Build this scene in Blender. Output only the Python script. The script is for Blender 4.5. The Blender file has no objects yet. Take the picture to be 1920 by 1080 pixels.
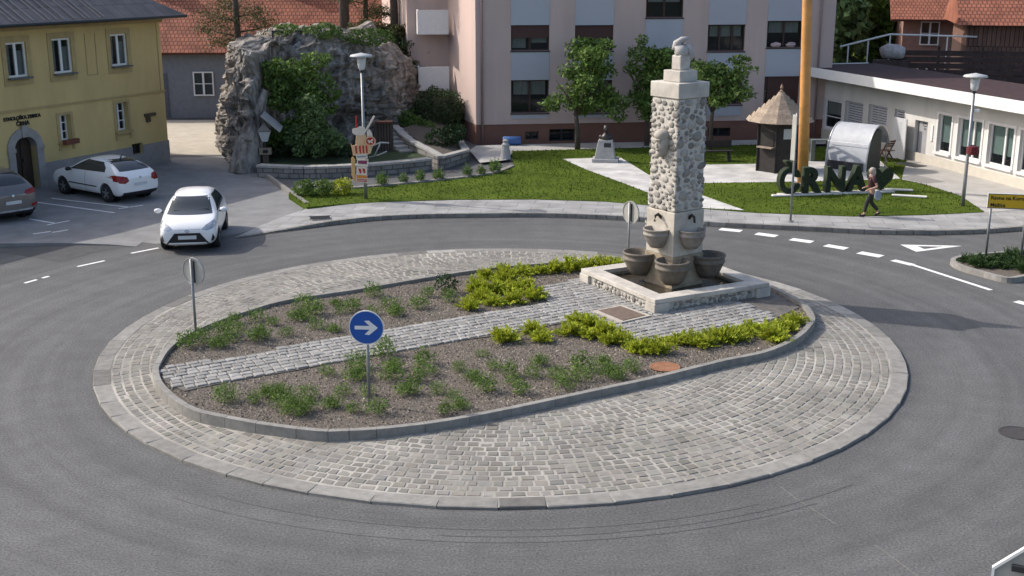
import bpy, bmesh, math, random
from mathutils import Vector, Matrix, noise
from mathutils.geometry import tessellate_polygon
from mathutils.bvhtree import BVHTree
random.seed(7)
S = bpy.context.scene
COL = S.collection
R = math.radians
U = random.uniform

# ------------------------------------------------------------------ camera, light
CAMH = 8.2
FPX = 2250.0
TH = math.atan(610 / FPX)
cd = bpy.data.cameras.new('camera'); cam = bpy.data.objects.new('camera', cd); COL.objects.link(cam)
cd.sensor_width = 36; cd.lens = FPX / 1920 * 36; cd.clip_end = 4000; cd.clip_start = 0.1
cam.location = (0, 0, CAMH); cam.rotation_euler = (math.pi / 2 - TH, 0, 0)
S.camera = cam
SUN_EL, SUN_AZ = R(38.5), R(-19.3)          # direction the light travels towards
W = bpy.data.worlds.new('World'); S.world = W; W.use_nodes = True
nt = W.node_tree; bg = nt.nodes['Background']
sky = nt.nodes.new('ShaderNodeTexSky'); sky.sky_type = 'NISHITA'; sky.sun_disc = False
sky.sun_elevation = SUN_EL; sky.sun_rotation = R(289.3); sky.air_density = 1.0; sky.dust_density = 3.5
nt.links.new(sky.outputs[0], bg.inputs[0]); bg.inputs[1].default_value = 0.15
sd = bpy.data.lights.new('sun', 'SUN'); sun = bpy.data.objects.new('sun', sd); COL.objects.link(sun)
sd.energy = 2.6; sd.angle = R(0.5); sd.color = (1.0, 0.94, 0.86)
d = Vector((math.cos(SUN_EL) * math.cos(SUN_AZ), math.cos(SUN_EL) * math.sin(SUN_AZ), -math.sin(SUN_EL)))
sun.rotation_euler = d.to_track_quat('-Z', 'Y').to_euler(); sun.location = (-30, 20, 40)
S.view_settings.view_transform = 'Standard'; S.view_settings.look = 'None'
S.view_settings.gamma = 1; S.view_settings.exposure = 0.62
S.cycles.use_denoising = True
S.cycles.max_bounces = 6; S.cycles.transparent_max_bounces = 8

# ------------------------------------------------------------------ survey helpers (photo pixel -> point on the ground / wall)
ct, st = math.cos(TH), math.sin(TH)
def ray(px, py):
    x = (px - 960) / FPX; q = (py - 540) / FPX
    return Vector((x, ct - q * st, -st - q * ct))
def G(px, py, z=0.0):
    r = ray(px, py); t = (z - CAMH) / r.z
    return Vector((r.x * t, r.y * t, z))
def TZ(g, py):                                 # height above ground point g seen at row py
    q = (py - 540) / FPX
    return CAMH + (-g[1] * st - q * g[1] * ct) / (ct - q * st)
class Facade:
    def __init__(s, p0, p1):
        s.p0 = Vector((p0[0], p0[1], 0)); s.d = (Vector((p1[0], p1[1], 0)) - s.p0); s.len = s.d.length; s.d.normalize()
        s.n = Vector((-s.d.y, s.d.x, 0)); s.ang = math.atan2(s.d.y, s.d.x)
    def uv(s, px, py, off=0):
        r = ray(px, py); o = Vector((0, 0, CAMH)); t = (s.p0 + s.n * off - o).dot(s.n) / r.dot(s.n)
        h = o + r * t
        return (h - s.p0).dot(s.d), h.z
    def rect(s, x0, y0, x1, y1):
        u0, z1 = s.uv(x0, y0); u1, z0 = s.uv(x1, y1)
        u0b, z0b = s.uv(x0, y1); u1b, z1b = s.uv(x1, y0)
        return (u0 + u0b) / 2, (u1 + u1b) / 2, (z0 + z0b) / 2, (z1 + z1b) / 2

# ------------------------------------------------------------------ materials
MATS = {}
def nodes_of(m):
    m.use_nodes = True; t = m.node_tree
    return t, t.nodes, t.links, t.nodes['Principled BSDF']
def mat(name, col, rough=.75, var=.18, scale=4, bump=0, bscale=60, metal=0, tone=False, col2=None, spec=.4, detail=5, trans=0, coat=0, stretch=None):
    if name in MATS: return MATS[name]
    m = bpy.data.materials.new(name); t, N, L, P = nodes_of(m)
    tc = N.new('ShaderNodeTexCoord'); nz = N.new('ShaderNodeTexNoise')
    nz.inputs['Scale'].default_value = scale; nz.inputs['Detail'].default_value = detail; nz.inputs['Roughness'].default_value = .65
    if stretch:
        mpp = N.new('ShaderNodeMapping'); mpp.inputs['Scale'].default_value = (1, 1, stretch); L.new(tc.outputs['Object'], mpp.inputs[0]); L.new(mpp.outputs[0], nz.inputs['Vector'])
    else: L.new(tc.outputs['Object'], nz.inputs['Vector'])
    rp = N.new('ShaderNodeValToRGB'); rp.color_ramp.elements[0].position = .3; rp.color_ramp.elements[1].position = .7
    a = tuple(c * (1 - var) for c in col); b = tuple(min(1, c * (1 + var)) for c in (col2 or col))
    rp.color_ramp.elements[0].color = (*a, 1); rp.color_ramp.elements[1].color = (*b, 1)
    L.new(nz.outputs['Fac'], rp.inputs[0]); out = rp.outputs[0]
    if tone:
        at = N.new('ShaderNodeAttribute'); at.attribute_name = 'tone'
        mx = N.new('ShaderNodeMix'); mx.data_type = 'RGBA'; mx.blend_type = 'MULTIPLY'; mx.inputs[0].default_value = 1
        L.new(out, mx.inputs[6]); L.new(at.outputs['Color'], mx.inputs[7]); out = mx.outputs[2]
    L.new(out, P.inputs['Base Color'])
    P.inputs['Roughness'].default_value = rough; P.inputs['Metallic'].default_value = metal
    P.inputs['Specular IOR Level'].default_value = spec; P.inputs['Coat Weight'].default_value = coat
    if coat: P.inputs['Coat Roughness'].default_value = .05
    if bump:
        n2 = N.new('ShaderNodeTexNoise'); n2.inputs['Scale'].default_value = bscale; n2.inputs['Detail'].default_value = 4
        L.new(tc.outputs['Object'], n2.inputs['Vector'])
        bp = N.new('ShaderNodeBump'); bp.inputs['Strength'].default_value = bump; bp.inputs['Distance'].default_value = .02
        L.new(n2.outputs['Fac'], bp.inputs['Height']); L.new(bp.outputs[0], P.inputs['Normal'])
    if trans:
        tr = N.new('ShaderNodeBsdfTranslucent'); L.new(out, tr.inputs[0]); ms = N.new('ShaderNodeMixShader'); ms.inputs[0].default_value = trans
        L.new(P.outputs[0], ms.inputs[1]); L.new(tr.outputs[0], ms.inputs[2]); L.new(ms.outputs[0], N['Material Output'].inputs[0])
    MATS[name] = m; return m
def glass_mat(name, tint, op):
    m = bpy.data.materials.new(name); t, N, L, P = nodes_of(m)
    P.inputs['Base Color'].default_value = (*tint, 1); P.inputs['Roughness'].default_value = .06; P.inputs['Specular IOR Level'].default_value = .6
    tr = N.new('ShaderNodeBsdfTransparent'); tr.inputs[0].default_value = (.8, .87, .85, 1); ms = N.new('ShaderNodeMixShader'); ms.inputs[0].default_value = op
    L.new(tr.outputs[0], ms.inputs[1]); L.new(P.outputs[0], ms.inputs[2]); L.new(ms.outputs[0], N['Material Output'].inputs[0])
    MATS[name] = m; return m

CX, CY, CR = -0.23, 25.80, 8.72               # roundabout centre and radius
def asphalt():
    m = bpy.data.materials.new('asphalt'); t, N, L, P = nodes_of(m)
    g = N.new('ShaderNodeNewGeometry'); sub = N.new('ShaderNodeVectorMath'); sub.operation = 'SUBTRACT'; sub.inputs[1].default_value = (CX, CY, 0)
    L.new(g.outputs['Position'], sub.inputs[0])
    ln = N.new('ShaderNodeVectorMath'); ln.operation = 'LENGTH'; L.new(sub.outputs[0], ln.inputs[0])
    sx = N.new('ShaderNodeSeparateXYZ'); L.new(sub.outputs[0], sx.inputs[0])
    at = N.new('ShaderNodeMath'); at.operation = 'ARCTAN2'; L.new(sx.outputs[1], at.inputs[0]); L.new(sx.outputs[0], at.inputs[1])
    cb = N.new('ShaderNodeCombineXYZ'); L.new(ln.outputs['Value'], cb.inputs[0]); L.new(at.outputs[0], cb.inputs[1])
    def nz(vec, sc, det, scl=None):
        n = N.new('ShaderNodeTexNoise'); n.inputs['Scale'].default_value = sc; n.inputs['Detail'].default_value = det; n.inputs['Roughness'].default_value = .6
        if scl:
            mp = N.new('ShaderNodeMapping'); mp.inputs['Scale'].default_value = scl; L.new(vec, mp.inputs[0]); vec = mp.outputs[0]
        L.new(vec, n.inputs['Vector']); return n.outputs['Fac']
    big = nz(g.outputs['Position'], .22, 5); mid = nz(g.outputs['Position'], 1.7, 6); fine = nz(g.outputs['Position'], 26, 4)
    streak = nz(cb.outputs[0], 1, 4, (2.2, 1.0, 1))
    def ramp(f, lo, hi, a, b):
        r = N.new('ShaderNodeMapRange'); r.inputs[1].default_value = lo; r.inputs[2].default_value = hi; r.inputs[3].default_value = a; r.inputs[4].default_value = b
        L.new(f, r.inputs[0]); return r.outputs[0]
    vals = [ramp(big, .3, .7, .9, 1.1), ramp(mid, .3, .7, .88, 1.1), ramp(fine, .3, .7, .55, 1.45), ramp(streak, .35, .65, .86, 1.1)]
    # worn tyre lanes round the island
    w = N.new('ShaderNodeMath'); w.operation = 'SINE'; k = N.new('ShaderNodeMath'); k.operation = 'MULTIPLY'; k.inputs[1].default_value = 3.3
    L.new(ln.outputs['Value'], k.inputs[0]); L.new(k.outputs[0], w.inputs[0]); vals.append(ramp(w.outputs[0], -1, 1, .95, 1.03))
    o = vals[0]
    for v in vals[1:]:
        q = N.new('ShaderNodeMath'); q.operation = 'MULTIPLY'; L.new(o, q.inputs[0]); L.new(v, q.inputs[1]); o = q.outputs[0]
    mx = N.new('ShaderNodeVectorMath'); mx.operation = 'SCALE'; mx.inputs[0].default_value = (.104, .1045, .1045); L.new(o, mx.inputs['Scale'])
    L.new(mx.outputs[0], P.inputs['Base Color']); P.inputs['Roughness'].default_value = .82; P.inputs['Specular IOR Level'].default_value = .3
    bp = N.new('ShaderNodeBump'); bp.inputs['Strength'].default_value = .35; bp.inputs['Distance'].default_value = .01
    L.new(fine, bp.inputs['Height']); L.new(bp.outputs[0], P.inputs['Normal'])
    MATS['asphalt'] = m; return m
def brickmat(name, c1, c2, mortar, sx, sy, ms=.02, rough=.8, bump=.4, rot=0, offset=.5, coord='Object', squash=1):
    m = bpy.data.materials.new(name); t, N, L, P = nodes_of(m)
    tc = N.new('ShaderNodeTexCoord'); mp = N.new('ShaderNodeMapping'); mp.inputs['Rotation'].default_value = rot if isinstance(rot, tuple) else (0, 0, rot)
    L.new(tc.outputs[coord], mp.inputs[0]); b = N.new('ShaderNodeTexBrick'); b.offset = offset
    b.inputs['Color1'].default_value = (*c1, 1); b.inputs['Color2'].default_value = (*c2, 1); b.inputs['Mortar'].default_value = (*mortar, 1)
    b.inputs['Scale'].default_value = 1; b.inputs['Brick Width'].default_value = sx; b.inputs['Row Height'].default_value = sy; b.inputs['Mortar Size'].default_value = ms
    L.new(mp.outputs[0], b.inputs['Vector'])
    nz = N.new('ShaderNodeTexNoise'); nz.inputs['Scale'].default_value = 1.3; nz.inputs['Detail'].default_value = 6; L.new(tc.outputs[coord], nz.inputs['Vector'])
    mr = N.new('ShaderNodeMapRange'); mr.inputs[1].default_value = .3; mr.inputs[2].default_value = .7; mr.inputs[3].default_value = .75; mr.inputs[4].default_value = 1.2; L.new(nz.outputs['Fac'], mr.inputs[0])
    sc = N.new('ShaderNodeVectorMath'); sc.operation = 'SCALE'; L.new(b.outputs['Color'], sc.inputs[0]); L.new(mr.outputs[0], sc.inputs['Scale'])
    L.new(sc.outputs[0], P.inputs['Base Color']); P.inputs['Roughness'].default_value = rough; P.inputs['Specular IOR Level'].default_value = .3
    bp = N.new('ShaderNodeBump'); bp.inputs['Strength'].default_value = bump; bp.inputs['Distance'].default_value = .03; bp.invert = True
    L.new(b.outputs['Fac'], bp.inputs['Height']); L.new(bp.outputs[0], P.inputs['Normal'])
    MATS[name] = m; return m

asphalt()
glass_mat('glass', (.02, .025, .03), .45); glass_mat('car_glass', (.035, .042, .048), .93)
m_white = mat('white_paint', (.74, .74, .73), .5, .06)
m_dark = mat('dark_metal', (.03, .032, .035), .5, .1)
m_steel = mat('galvanised_steel', (.25, .26, .27), .5, .12, 8, metal=.6)
m_lot = mat('old_asphalt', (.205, .205, .205), .9, .2, 1.2, .3, 60)
m_soil = mat('gravel_soil', (.12, .10, .082), .95, .5, 30, .9, 60)
m_granite = mat('granite', (.225, .217, .20), .8, .22, 6, .3, 90, tone=True)
m_cobble = mat('cobble', (.19, .183, .166), .8, .25, .9, .35, 70, tone=True)
m_mortar = mat('sand_joint', (.30, .285, .255), .95, .5, .55, .3, 60)
m_black = mat('near_black', (.012, .012, .013), .7, .1)
m_room = mat('dim_room', (.03, .028, .027), .9, .3, 2)

# ------------------------------------------------------------------ mesh helpers
class MB:
    def __init__(s): s.v = []; s.f = []; s.c = []; s.tone = 1.0
    def add(s, vs, fs):
        o = len(s.v); s.v += [tuple(v) for v in vs]
        for f in fs: s.f.append(tuple(i + o for i in f)); s.c.append(s.tone)
        return s
    def box(s, x0, x1, y0, y1, z0, z1, M=None):
        vs = [Vector(p) for p in ((x0, y0, z0), (x1, y0, z0), (x1, y1, z0), (x0, y1, z0), (x0, y0, z1), (x1, y0, z1), (x1, y1, z1), (x0, y1, z1))]
        if M is not None: vs = [M @ v for v in vs]
        return s.add(vs, [(0, 3, 2, 1), (4, 5, 6, 7), (0, 1, 5, 4), (1, 2, 6, 5), (2, 3, 7, 6), (3, 0, 4, 7)])
    def quad(s, a, b, c, e): return s.add([a, b, c, e], [(0, 1, 2, 3)])
    def poly(s, pts): 
        pts = [Vector((p[0], p[1], p[2] if len(p) > 2 else 0)) for p in pts]
        return s.add(pts, [tuple(t) for t in tessellate_polygon([pts])])
    def prism(s, pts, z0, z1):
        n = len(pts); A = [Vector((p[0], p[1], z0)) for p in pts]; B = [Vector((p[0], p[1], z1)) for p in pts]
        tri = tessellate_polygon([B])
        return s.add(A + B, [tuple(i + n for i in t) for t in tri] + [tuple(reversed(t)) for t in tri] + [(i, (i + 1) % n, n + (i + 1) % n, n + i) for i in range(n)])
    def tube(s, pts, rad, n=8, cap=True):
        pts = [Vector(p) for p in pts]; rad = rad if isinstance(rad, (list, tuple)) else [rad] * len(pts)
        vs = []; fs = []
        for i, p in enumerate(pts):
            t = (pts[min(i + 1, len(pts) - 1)] - pts[max(i - 1, 0)]).normalized()
            a = t.cross(Vector((0, 0, 1)) if abs(t.z) < .9 else Vector((1, 0, 0))).normalized(); b = t.cross(a)
            for k in range(n):
                an = 2 * math.pi * k / n; vs.append(p + (a * math.cos(an) + b * math.sin(an)) * rad[i])
        for i in range(len(pts) - 1):
            for k in range(n): fs.append((i * n + k, i * n + (k + 1) % n, (i + 1) * n + (k + 1) % n, (i + 1) * n + k))
        if cap: fs += [tuple(range(n)), tuple(range((len(pts) - 1) * n, len(pts) * n))]
        return s.add(vs, fs)
    def lathe(s, prof, n=24, c=(0, 0, 0), close=True, a0=0):
        vs = []; fs = []
        for r, z in prof:
            for k in range(n):
                a = 2 * math.pi * k / n + a0; vs.append((c[0] + r * math.cos(a), c[1] + r * math.sin(a), c[2] + z))
        m = len(prof)
        for i in range(m - 1):
            for k in range(n): fs.append((i * n + k, i * n + (k + 1) % n, (i + 1) * n + (k + 1) % n, (i + 1) * n + k))
        if close: fs += [tuple(range(n)), tuple(range((m - 1) * n, m * n))]
        return s.add(vs, fs)
    def ell(s, c, r, n=8, m=5, M=None, rough=0):
        vs = [(0, 0, -1)]; fs = []
        for i in range(1, m):
            ph = -math.pi / 2 + math.pi * i / m
            for k in range(n): a = 2 * math.pi * k / n; vs.append((math.cos(ph) * math.cos(a), math.cos(ph) * math.sin(a), math.sin(ph)))
        vs.append((0, 0, 1)); e = len(vs) - 1
        for k in range(n):
            fs.append((0, 1 + (k + 1) % n, 1 + k)); fs.append((e, e - n + k, e - n + (k + 1) % n))
        for i in range(m - 2):
            for k in range(n): fs.append((1 + i * n + k, 1 + i * n + (k + 1) % n, 1 + (i + 1) * n + (k + 1) % n, 1 + (i + 1) * n + k))
        out = []
        for v in vs:
            q = 1 + (U(-rough, rough) if rough else 0)
            p = Vector((v[0] * r[0] * q, v[1] * r[1] * q, v[2] * r[2] * q))
            if M is not None: p = M @ p
            out.append(p + Vector(c))
        return s.add(out, fs)
    def build(s, name, m, parent=None, smooth=False, bevel=0, fix=True):
        me = bpy.data.meshes.new(name); me.from_pydata(s.v, [], s.f)
        if any(t != 1.0 for t in s.c):
            at = me.attributes.new('tone', 'FLOAT_COLOR', 'FACE')
            buf = []
            for t in s.c: buf += list(t) + [1] if isinstance(t, tuple) else [t, t, t, 1]
            at.data.foreach_set('color', buf)
        elif any(n.type == 'ATTRIBUTE' for n in m.node_tree.nodes):
            at = me.attributes.new('tone', 'FLOAT_COLOR', 'FACE'); at.data.foreach_set('color', [1.0] * (4 * len(s.f)))
        if fix:
            bm = bmesh.new(); bm.from_mesh(me); bmesh.ops.recalc_face_normals(bm, faces=bm.faces[:]); bm.to_mesh(me); bm.free()
        me.materials.append(m)
        if smooth: me.polygons.foreach_set('use_smooth', [True] * len(me.polygons))
        return place_mesh(name, me, parent, bevel)
def place_mesh(name, me, parent=None, bevel=0):
    o = bpy.data.objects.new(name, me); COL.objects.link(o)
    if parent is not None: o.parent = parent
    if bevel:
        b = o.modifiers.new('bevel', 'BEVEL'); b.width = bevel; b.segments = 2; b.limit_method = 'ANGLE'; b.angle_limit = R(35)
    return o
def tag(o, label=None, cat=None, group=None, kind=None):
    if label: o['label'] = label
    if cat: o['category'] = cat
    if group: o['group'] = group
    if kind: o['kind'] = kind
    return o
def thing(name, label, cat, loc=(0, 0, 0), rz=0, group=None):
    o = bpy.data.objects.new(name, None); COL.objects.link(o); o.empty_display_size = .3
    o.location = loc; o.rotation_euler = (0, 0, rz)
    return tag(o, label, cat, group)
def struct(name, mb, m, **k): return tag(mb.build(name, m, **k), kind='structure')
def copy_tree(o, parent=None):
    c = o.copy(); COL.objects.link(c)
    if parent is not None: c.parent = parent
    for ch in o.children: copy_tree(ch, c)
    return c
def evaluated(o, name):
    bpy.context.view_layer.update()
    dg = bpy.context.evaluated_depsgraph_get()
    me = bpy.data.meshes.new_from_object(o.evaluated_get(dg)); me.name = name
    od = o.data; bpy.data.objects.remove(o)
    return me
def text_mesh(txt, size, ext, off=0.0, align='CENTER'):
    c = bpy.data.curves.new('txt', 'FONT'); c.body = txt; c.size = size; c.extrude = ext; c.offset = off; c.align_x = align; c.resolution_u = 3
    o = bpy.data.objects.new('txt', c); COL.objects.link(o)
    return evaluated(o, 'lettering')
def text(name, txt, size, m, parent, loc, rot, ext=.01, off=0, align='CENTER', sx=1):
    me = text_mesh(txt, size, ext, off, align); me.materials.clear(); me.materials.append(m)
    o = place_mesh(name, me, parent); o.location = loc; o.rotation_euler = rot; o.scale = (sx, 1, 1); return o
def catmull(pts, n=6, closed=True):
    out = []; N = len(pts)
    for i in range(N if closed else N - 1):
        if closed: p = [pts[(i + k - 1) % N] for k in range(4)]
        else: p = [pts[max(0, min(N - 1, i + k - 1))] for k in range(4)]
        for k in range(n):
            t = k / n
            out.append(.5 * ((2 * p[1]) + (-p[0] + p[2]) * t + (2 * p[0] - 5 * p[1] + 4 * p[2] - p[3]) * t * t + (-p[0] + 3 * p[1] - 3 * p[2] + p[3]) * t ** 3))
    if not closed: out.append(pts[-1])
    return out
def inside(p, poly):
    x, y = p[0], p[1]; r = False; j = len(poly) - 1
    for i in range(len(poly)):
        a, b = poly[i], poly[j]
        if (a[1] > y) != (b[1] > y) and x < (b[0] - a[0]) * (y - a[1]) / (b[1] - a[1]) + a[0]: r = not r
        j = i
    return r
def offset_poly(pts, dd):
    n = len(pts); out = []
    area = sum(pts[i][0] * pts[(i + 1) % n][1] - pts[(i + 1) % n][0] * pts[i][1] for i in range(n))
    sg = 1 if area > 0 else -1
    for i in range(n):
        a, b = pts[i - 1], pts[(i + 1) % n]; t = Vector((b[0] - a[0], b[1] - a[1])).normalized()
        out.append(Vector((pts[i][0] - t.y * dd * sg, pts[i][1] + t.x * dd * sg, 0)))    # inwards for dd > 0
    return out
def strip(mb, pts, w, z):
    pts = [Vector((p[0], p[1], 0)) for p in pts]
    for i in range(len(pts) - 1):
        a, b = pts[i], pts[i + 1]; t = (b - a).normalized(); n = Vector((-t.y, t.x, 0)) * w / 2
        mb.quad(*[Vector((q.x, q.y, z)) for q in (a - n, b - n, b + n, a + n)])

# ------------------------------------------------------------------ ground, road, kerbs
struct('ground', MB().poly([(-1500, -300), (1500, -300), (1500, 2500), (-1500, 2500)]).__class__().add([(-1500, -300, -.05), (1500, -300, -.05), (1500, 2500, -.05), (-1500, 2500, -.05)], [(0, 1, 2, 3)]), mat('earth', (.07, .085, .035), .95, .4, .3))
struct('road', MB().add([(-70, -20, 0), (70, -20, 0), (70, 76, 0), (-70, 76, 0)], [(0, 1, 2, 3)]), MATS['asphalt'])
# lane beyond the yellow house, sunlight on it painted as a paler sheet
struct('path', MB().poly([G(305, 290, .004), G(446, 290, .004), G(432, 225, .004), G(300, 225, .004)]), mat('painted_lane_sunlight', (.42, .38, .31), .9, .15, 1.5, .3, 30))
# hill behind
hb = MB(); nx, ny = 70, 40
def hill_z(x, y):
    t = max(0, y - 82)
    return -0.04 + t * (.34 if x > 12 else .2) * min(1, t / 20) * (1 + .25 * noise.noise(Vector((x * .03, y * .03, 0))))
hv = [(-220 + 440 * i / nx, 78 + 300 * (j / ny) ** 1.5, 0) for j in range(ny + 1) for i in range(nx + 1)]
hb.add([(x, y, hill_z(x, y)) for x, y, _ in hv], [(j * (nx + 1) + i, j * (nx + 1) + i + 1, (j + 1) * (nx + 1) + i + 1, (j + 1) * (nx + 1) + i) for j in range(ny) for i in range(nx)])
struct('hill', hb, mat('hill_green', (.035, .06, .022), .95, .5, .25), smooth=True)

m_pave = brickmat('paving', (.315, .312, .305), (.28, .278, .274), (.16, .158, .155), 1.1, .6, .012, .85, .15, R(8))
kp = [(440, 438.5), (500, 430), (560, 422.5), (620, 414.5), (700, 406), (780, 402), (850, 400.5), (1000, 399.5), (1100, 402), (1200, 407), (1330, 416), (1500, 424), (1650, 431), (1800, 431), (1920, 424), (2150, 405)]
kerb_line = catmull([G(x, y, .12) for x, y in kp], 5, False)
lawn_front = [(575, 388), (640, 382.5), (700, 378.5), (850, 374), (1000, 373), (1130, 377), (1215, 384), (1330, 391.5), (1420, 398.5), (1600, 405), (1730, 402.5), (1845, 397)]
back = [G(x, y, .12) for x, y in [(2200, 372), (1980, 388), (1920, 393)] + lawn_front[::-1] + [(540, 398), (490, 416)]]
FX0, FX1 = G(455, 430).x, G(640, 412).x
def fade(x): t = max(0, min(1, (x - FX0) / (FX1 - FX0))); return t * t * (3 - 2 * t)
pv = MB().prism(kerb_line + back, -.02, .12)
pv.v = [(x, y, .012 + (z - .012) * fade(x) if z > 0 else z) for x, y, z in pv.v]
struct('pavement', pv, m_pave)
kb = MB()
acc = 0
for i in range(len(kerb_line) - 1):
    a, b = kerb_line[i].copy(), kerb_line[i + 1].copy(); a.z = b.z = 0; t = (b - a).normalized(); n = Vector((t.y, -t.x, 0))
    kb.tone = U(.8, 1.1); g = .012
    a2, b2 = a + t * g, b - t * g
    kb.prism([a2 + n * .09, b2 + n * .09, b2 - n * .06, a2 - n * .06], -.02, .02 + .115 * fade(a.x))
struct('kerb', kb, m_granite)
gu = MB(); strip(gu, [p + (lambda t: Vector((t.y, -t.x, 0)) * .15)((kerb_line[min(i + 1, len(kerb_line) - 1)] - kerb_line[max(0, i - 1)]).normalized()) for i, p in enumerate(kerb_line)], .13, .004)
struct('gutter', gu, mat('gutter_dirt', (.045, .043, .04), .9, .35, 4))
# raised kerb of the car park on the left
lp = catmull([G(x, y, .1) for x, y in [(-160, 458), (0, 458), (60, 455.5), (130, 454), (200, 454.5), (255, 457)]], 4, False)
lk = MB()
for i in range(len(lp) - 1):
    a, b = lp[i], lp[i + 1]; h0 = .15 * (1 - i / len(lp)) + .005; h1 = .15 * (1 - (i + 1) / len(lp)) + .004
    lk.add([(a.x, a.y, 0), (b.x, b.y, 0), (b.x, b.y + 1.6, 0), (a.x, a.y + 1.6, 0), (a.x, a.y, h0), (b.x, b.y, h1), (b.x, b.y + 1.6, .002), (a.x, a.y + 1.6, .002)], [(4, 5, 6, 7), (0, 1, 5, 4), (3, 2, 6, 7)])
struct('kerb', lk, m_lot)
struct('car_park', MB().poly([G(x, y, .003) for x, y in [(-400, 470), (-400, 300), (312, 296), (440, 293), (500, 334), (541, 363), (574, 389), (500, 424), (450, 437), (395, 447), (292, 457), (200, 446), (0, 447)]]), m_lot)
struct('painted_roof_shadow', MB().poly([G(x, y, .004) for x, y in [(-30, 470), (20, 476), (112, 491), (180, 473), (262, 459), (120, 457), (-30, 459)]]), mat('roof_shadow_tone', (.068, .068, .07), .85, .15, 3, .3, 80))  # shadow of the house roof, painted as a darker sheet on the asphalt

# lawn and its paths
lawn_back = [(1800, 367), (1735, 346), (1690, 337), (1700, 300), (1600, 285), (1560, 276), (1420, 271), (960, 283), (964, 312), (923, 327), (818, 340), (714, 350), (636, 356), (545, 353), (541, 366)]
lawn_poly = [G(x, y, .14) for x, y in lawn_front + lawn_back]
def grassmat():
    m = mat('grass', (.050, .084, .008), .95, .28, .5, .3, 40, col2=(.068, .098, .012), spec=.08)
    return m
struct('lawn', MB().prism(lawn_poly, -.02, .14), grassmat())
m_plaza = brickmat('plaza_paving', (.52, .51, .49), (.48, .47, .45), (.36, .355, .34), .9, .45, .012, .85, .15, R(30))
lawn_path = [G(x, y, .146) for x, y in [(1055, 298), (1108, 296), (1165, 296), (1225, 333), (1321, 367.5), (1396, 394), (1330, 390.6), (1215, 383), (1215, 361), (1163, 341), (1100, 318)]]
struct('path', MB().poly(lawn_path), m_plaza)
lawn_plaza = [G(x, y, .147) for x, y in [(1240, 310), (1420, 307), (1500, 302), (1650, 301), (1688, 335), (1560, 339), (1455, 341), (1320, 343), (1250, 330)]]
struct('plaza', MB().poly(lawn_plaza), m_plaza)
# paved apron in front of the white building
m_conc = mat('concrete_paving', (.40, .385, .36), .88, .14, 1.2, .2, 40)
struct('forecourt', MB().poly([G(x, y, .13) for x, y in [(1690, 336), (1735, 345.5), (1800, 366.5), (1848, 398), (1990, 388), (2250, 370), (2000, 330), (1735, 300), (1640, 288), (1640, 300)]]), m_conc)
struct('forecourt_patch', MB().poly([G(x, y, .136) for x, y in [(1680, 332), (1715, 327), (1773, 341), (1735, 344)]]), mat('dark_concrete', (.24, .23, .22), .9, .15, 3))
struct('footway', MB().poly([G(x, y, .11) for x, y in [(880, 282), (893, 273), (1000, 270), (1420, 262), (1560, 260), (1600, 268), (1420, 274), (962, 285), (950, 300), (900, 305)]]), m_conc)
# lawn edging slabs
eb = MB(); ed = catmull([G(x, y, .15) for x, y in [(642, 355), (714, 349), (818, 339), (923, 326), (966, 311)]], 6, False)
for i in range(len(ed) - 1):
    a, b = ed[i], ed[i + 1]; t = (b - a).normalized(); n = Vector((-t.y, t.x, 0))
    eb.prism([a + t * .02, b - t * .02, b - t * .02 + n * .22, a + t * .02 + n * .22], 0, .19)
for a, b in [((498, 331), (541, 363)), ((541, 363), (576, 388))]:
    a = G(*a); b = G(*b); t = (b - a).normalized(); n = Vector((-t.y, t.x, 0)) * .07
    eb.prism([a - n, b - n, b + n, a + n], 0, .16)
struct('kerb', eb, m_granite)

# road markings
wl = MB()
def mark(pts, w): strip(wl, [G(*p) for p in pts], w, .004)
for p in [((1350, 429.5), (1390, 433.5)), ((1418, 438), (1456, 443)), ((1483, 448.5), (1523, 454)), ((1548, 460), (1587, 466.5)), ((1611, 473.5), (1653, 481))]: mark(p, .36)
mark([(1674, 488), (1712, 497)], .25); mark([(1712, 497), (1858, 544)], .14); mark([(1905, 565), (1960, 580)], .25)
for p in [((145, 500), (196, 489)), ((246, 475), (297, 465)), ((46, 531), (69, 524.5)), ((79, 521.5), (92, 518)), ((458, 438.5), (506, 431.5))]: mark(p, .11)
for p in [((52, 377), (215, 399)), ((97, 372), (246, 389)), ((222, 391.5), (268, 385)), ((55, 410.5), (104, 419)), ((88, 422), (130, 414)), ((62, 439), (95, 434)), ((98, 436), (128, 431)), ((88, 447), (103, 446))]: mark(p, .09)
to = [G(1688, 458.5, .004), G(1804, 461, .004), G(1718, 472, .004)]; c0 = (to[0] + to[1] + to[2]) / 3
ti = [c0 + (p - c0) * .42 + (to[1] - c0) * .06 for p in to]
for i in range(3): j = (i + 1) % 3; wl.quad(to[i], to[j], ti[j], ti[i])
struct('road_marking', wl, mat('road_paint', (.72, .72, .70), .7, .18, 9))
cr = MB()
for p in [((1462, 912), (1500, 940), (1566, 982)), ((1640, 1022), (1680, 1050), (1730, 1088))]: strip(cr, [G(*q) for q in p], .018, .004)
struct('road_joint', cr, mat('joint_sand', (.17, .165, .15), .9, .3, 20))
sk = MB()
for r0, a0, a1 in ((9.35, -118, -62), (9.75, -122, -58), (9.62, -95, -50)):
    strip(sk, [(CX + r0 * math.cos(R(a)), CY + r0 * math.sin(R(a)) - .02 * (a - a0) / 10) for a in range(a0, a1, 3)], .022, .004)
strip(sk, [G(*q) for q in [(1840, 636), (1880, 672), (1915, 715), (1940, 760)]], .03, .004)
struct('tyre_mark', sk, mat('rubber_streak', (.085, .085, .086), .8, .2, 5))

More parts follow.
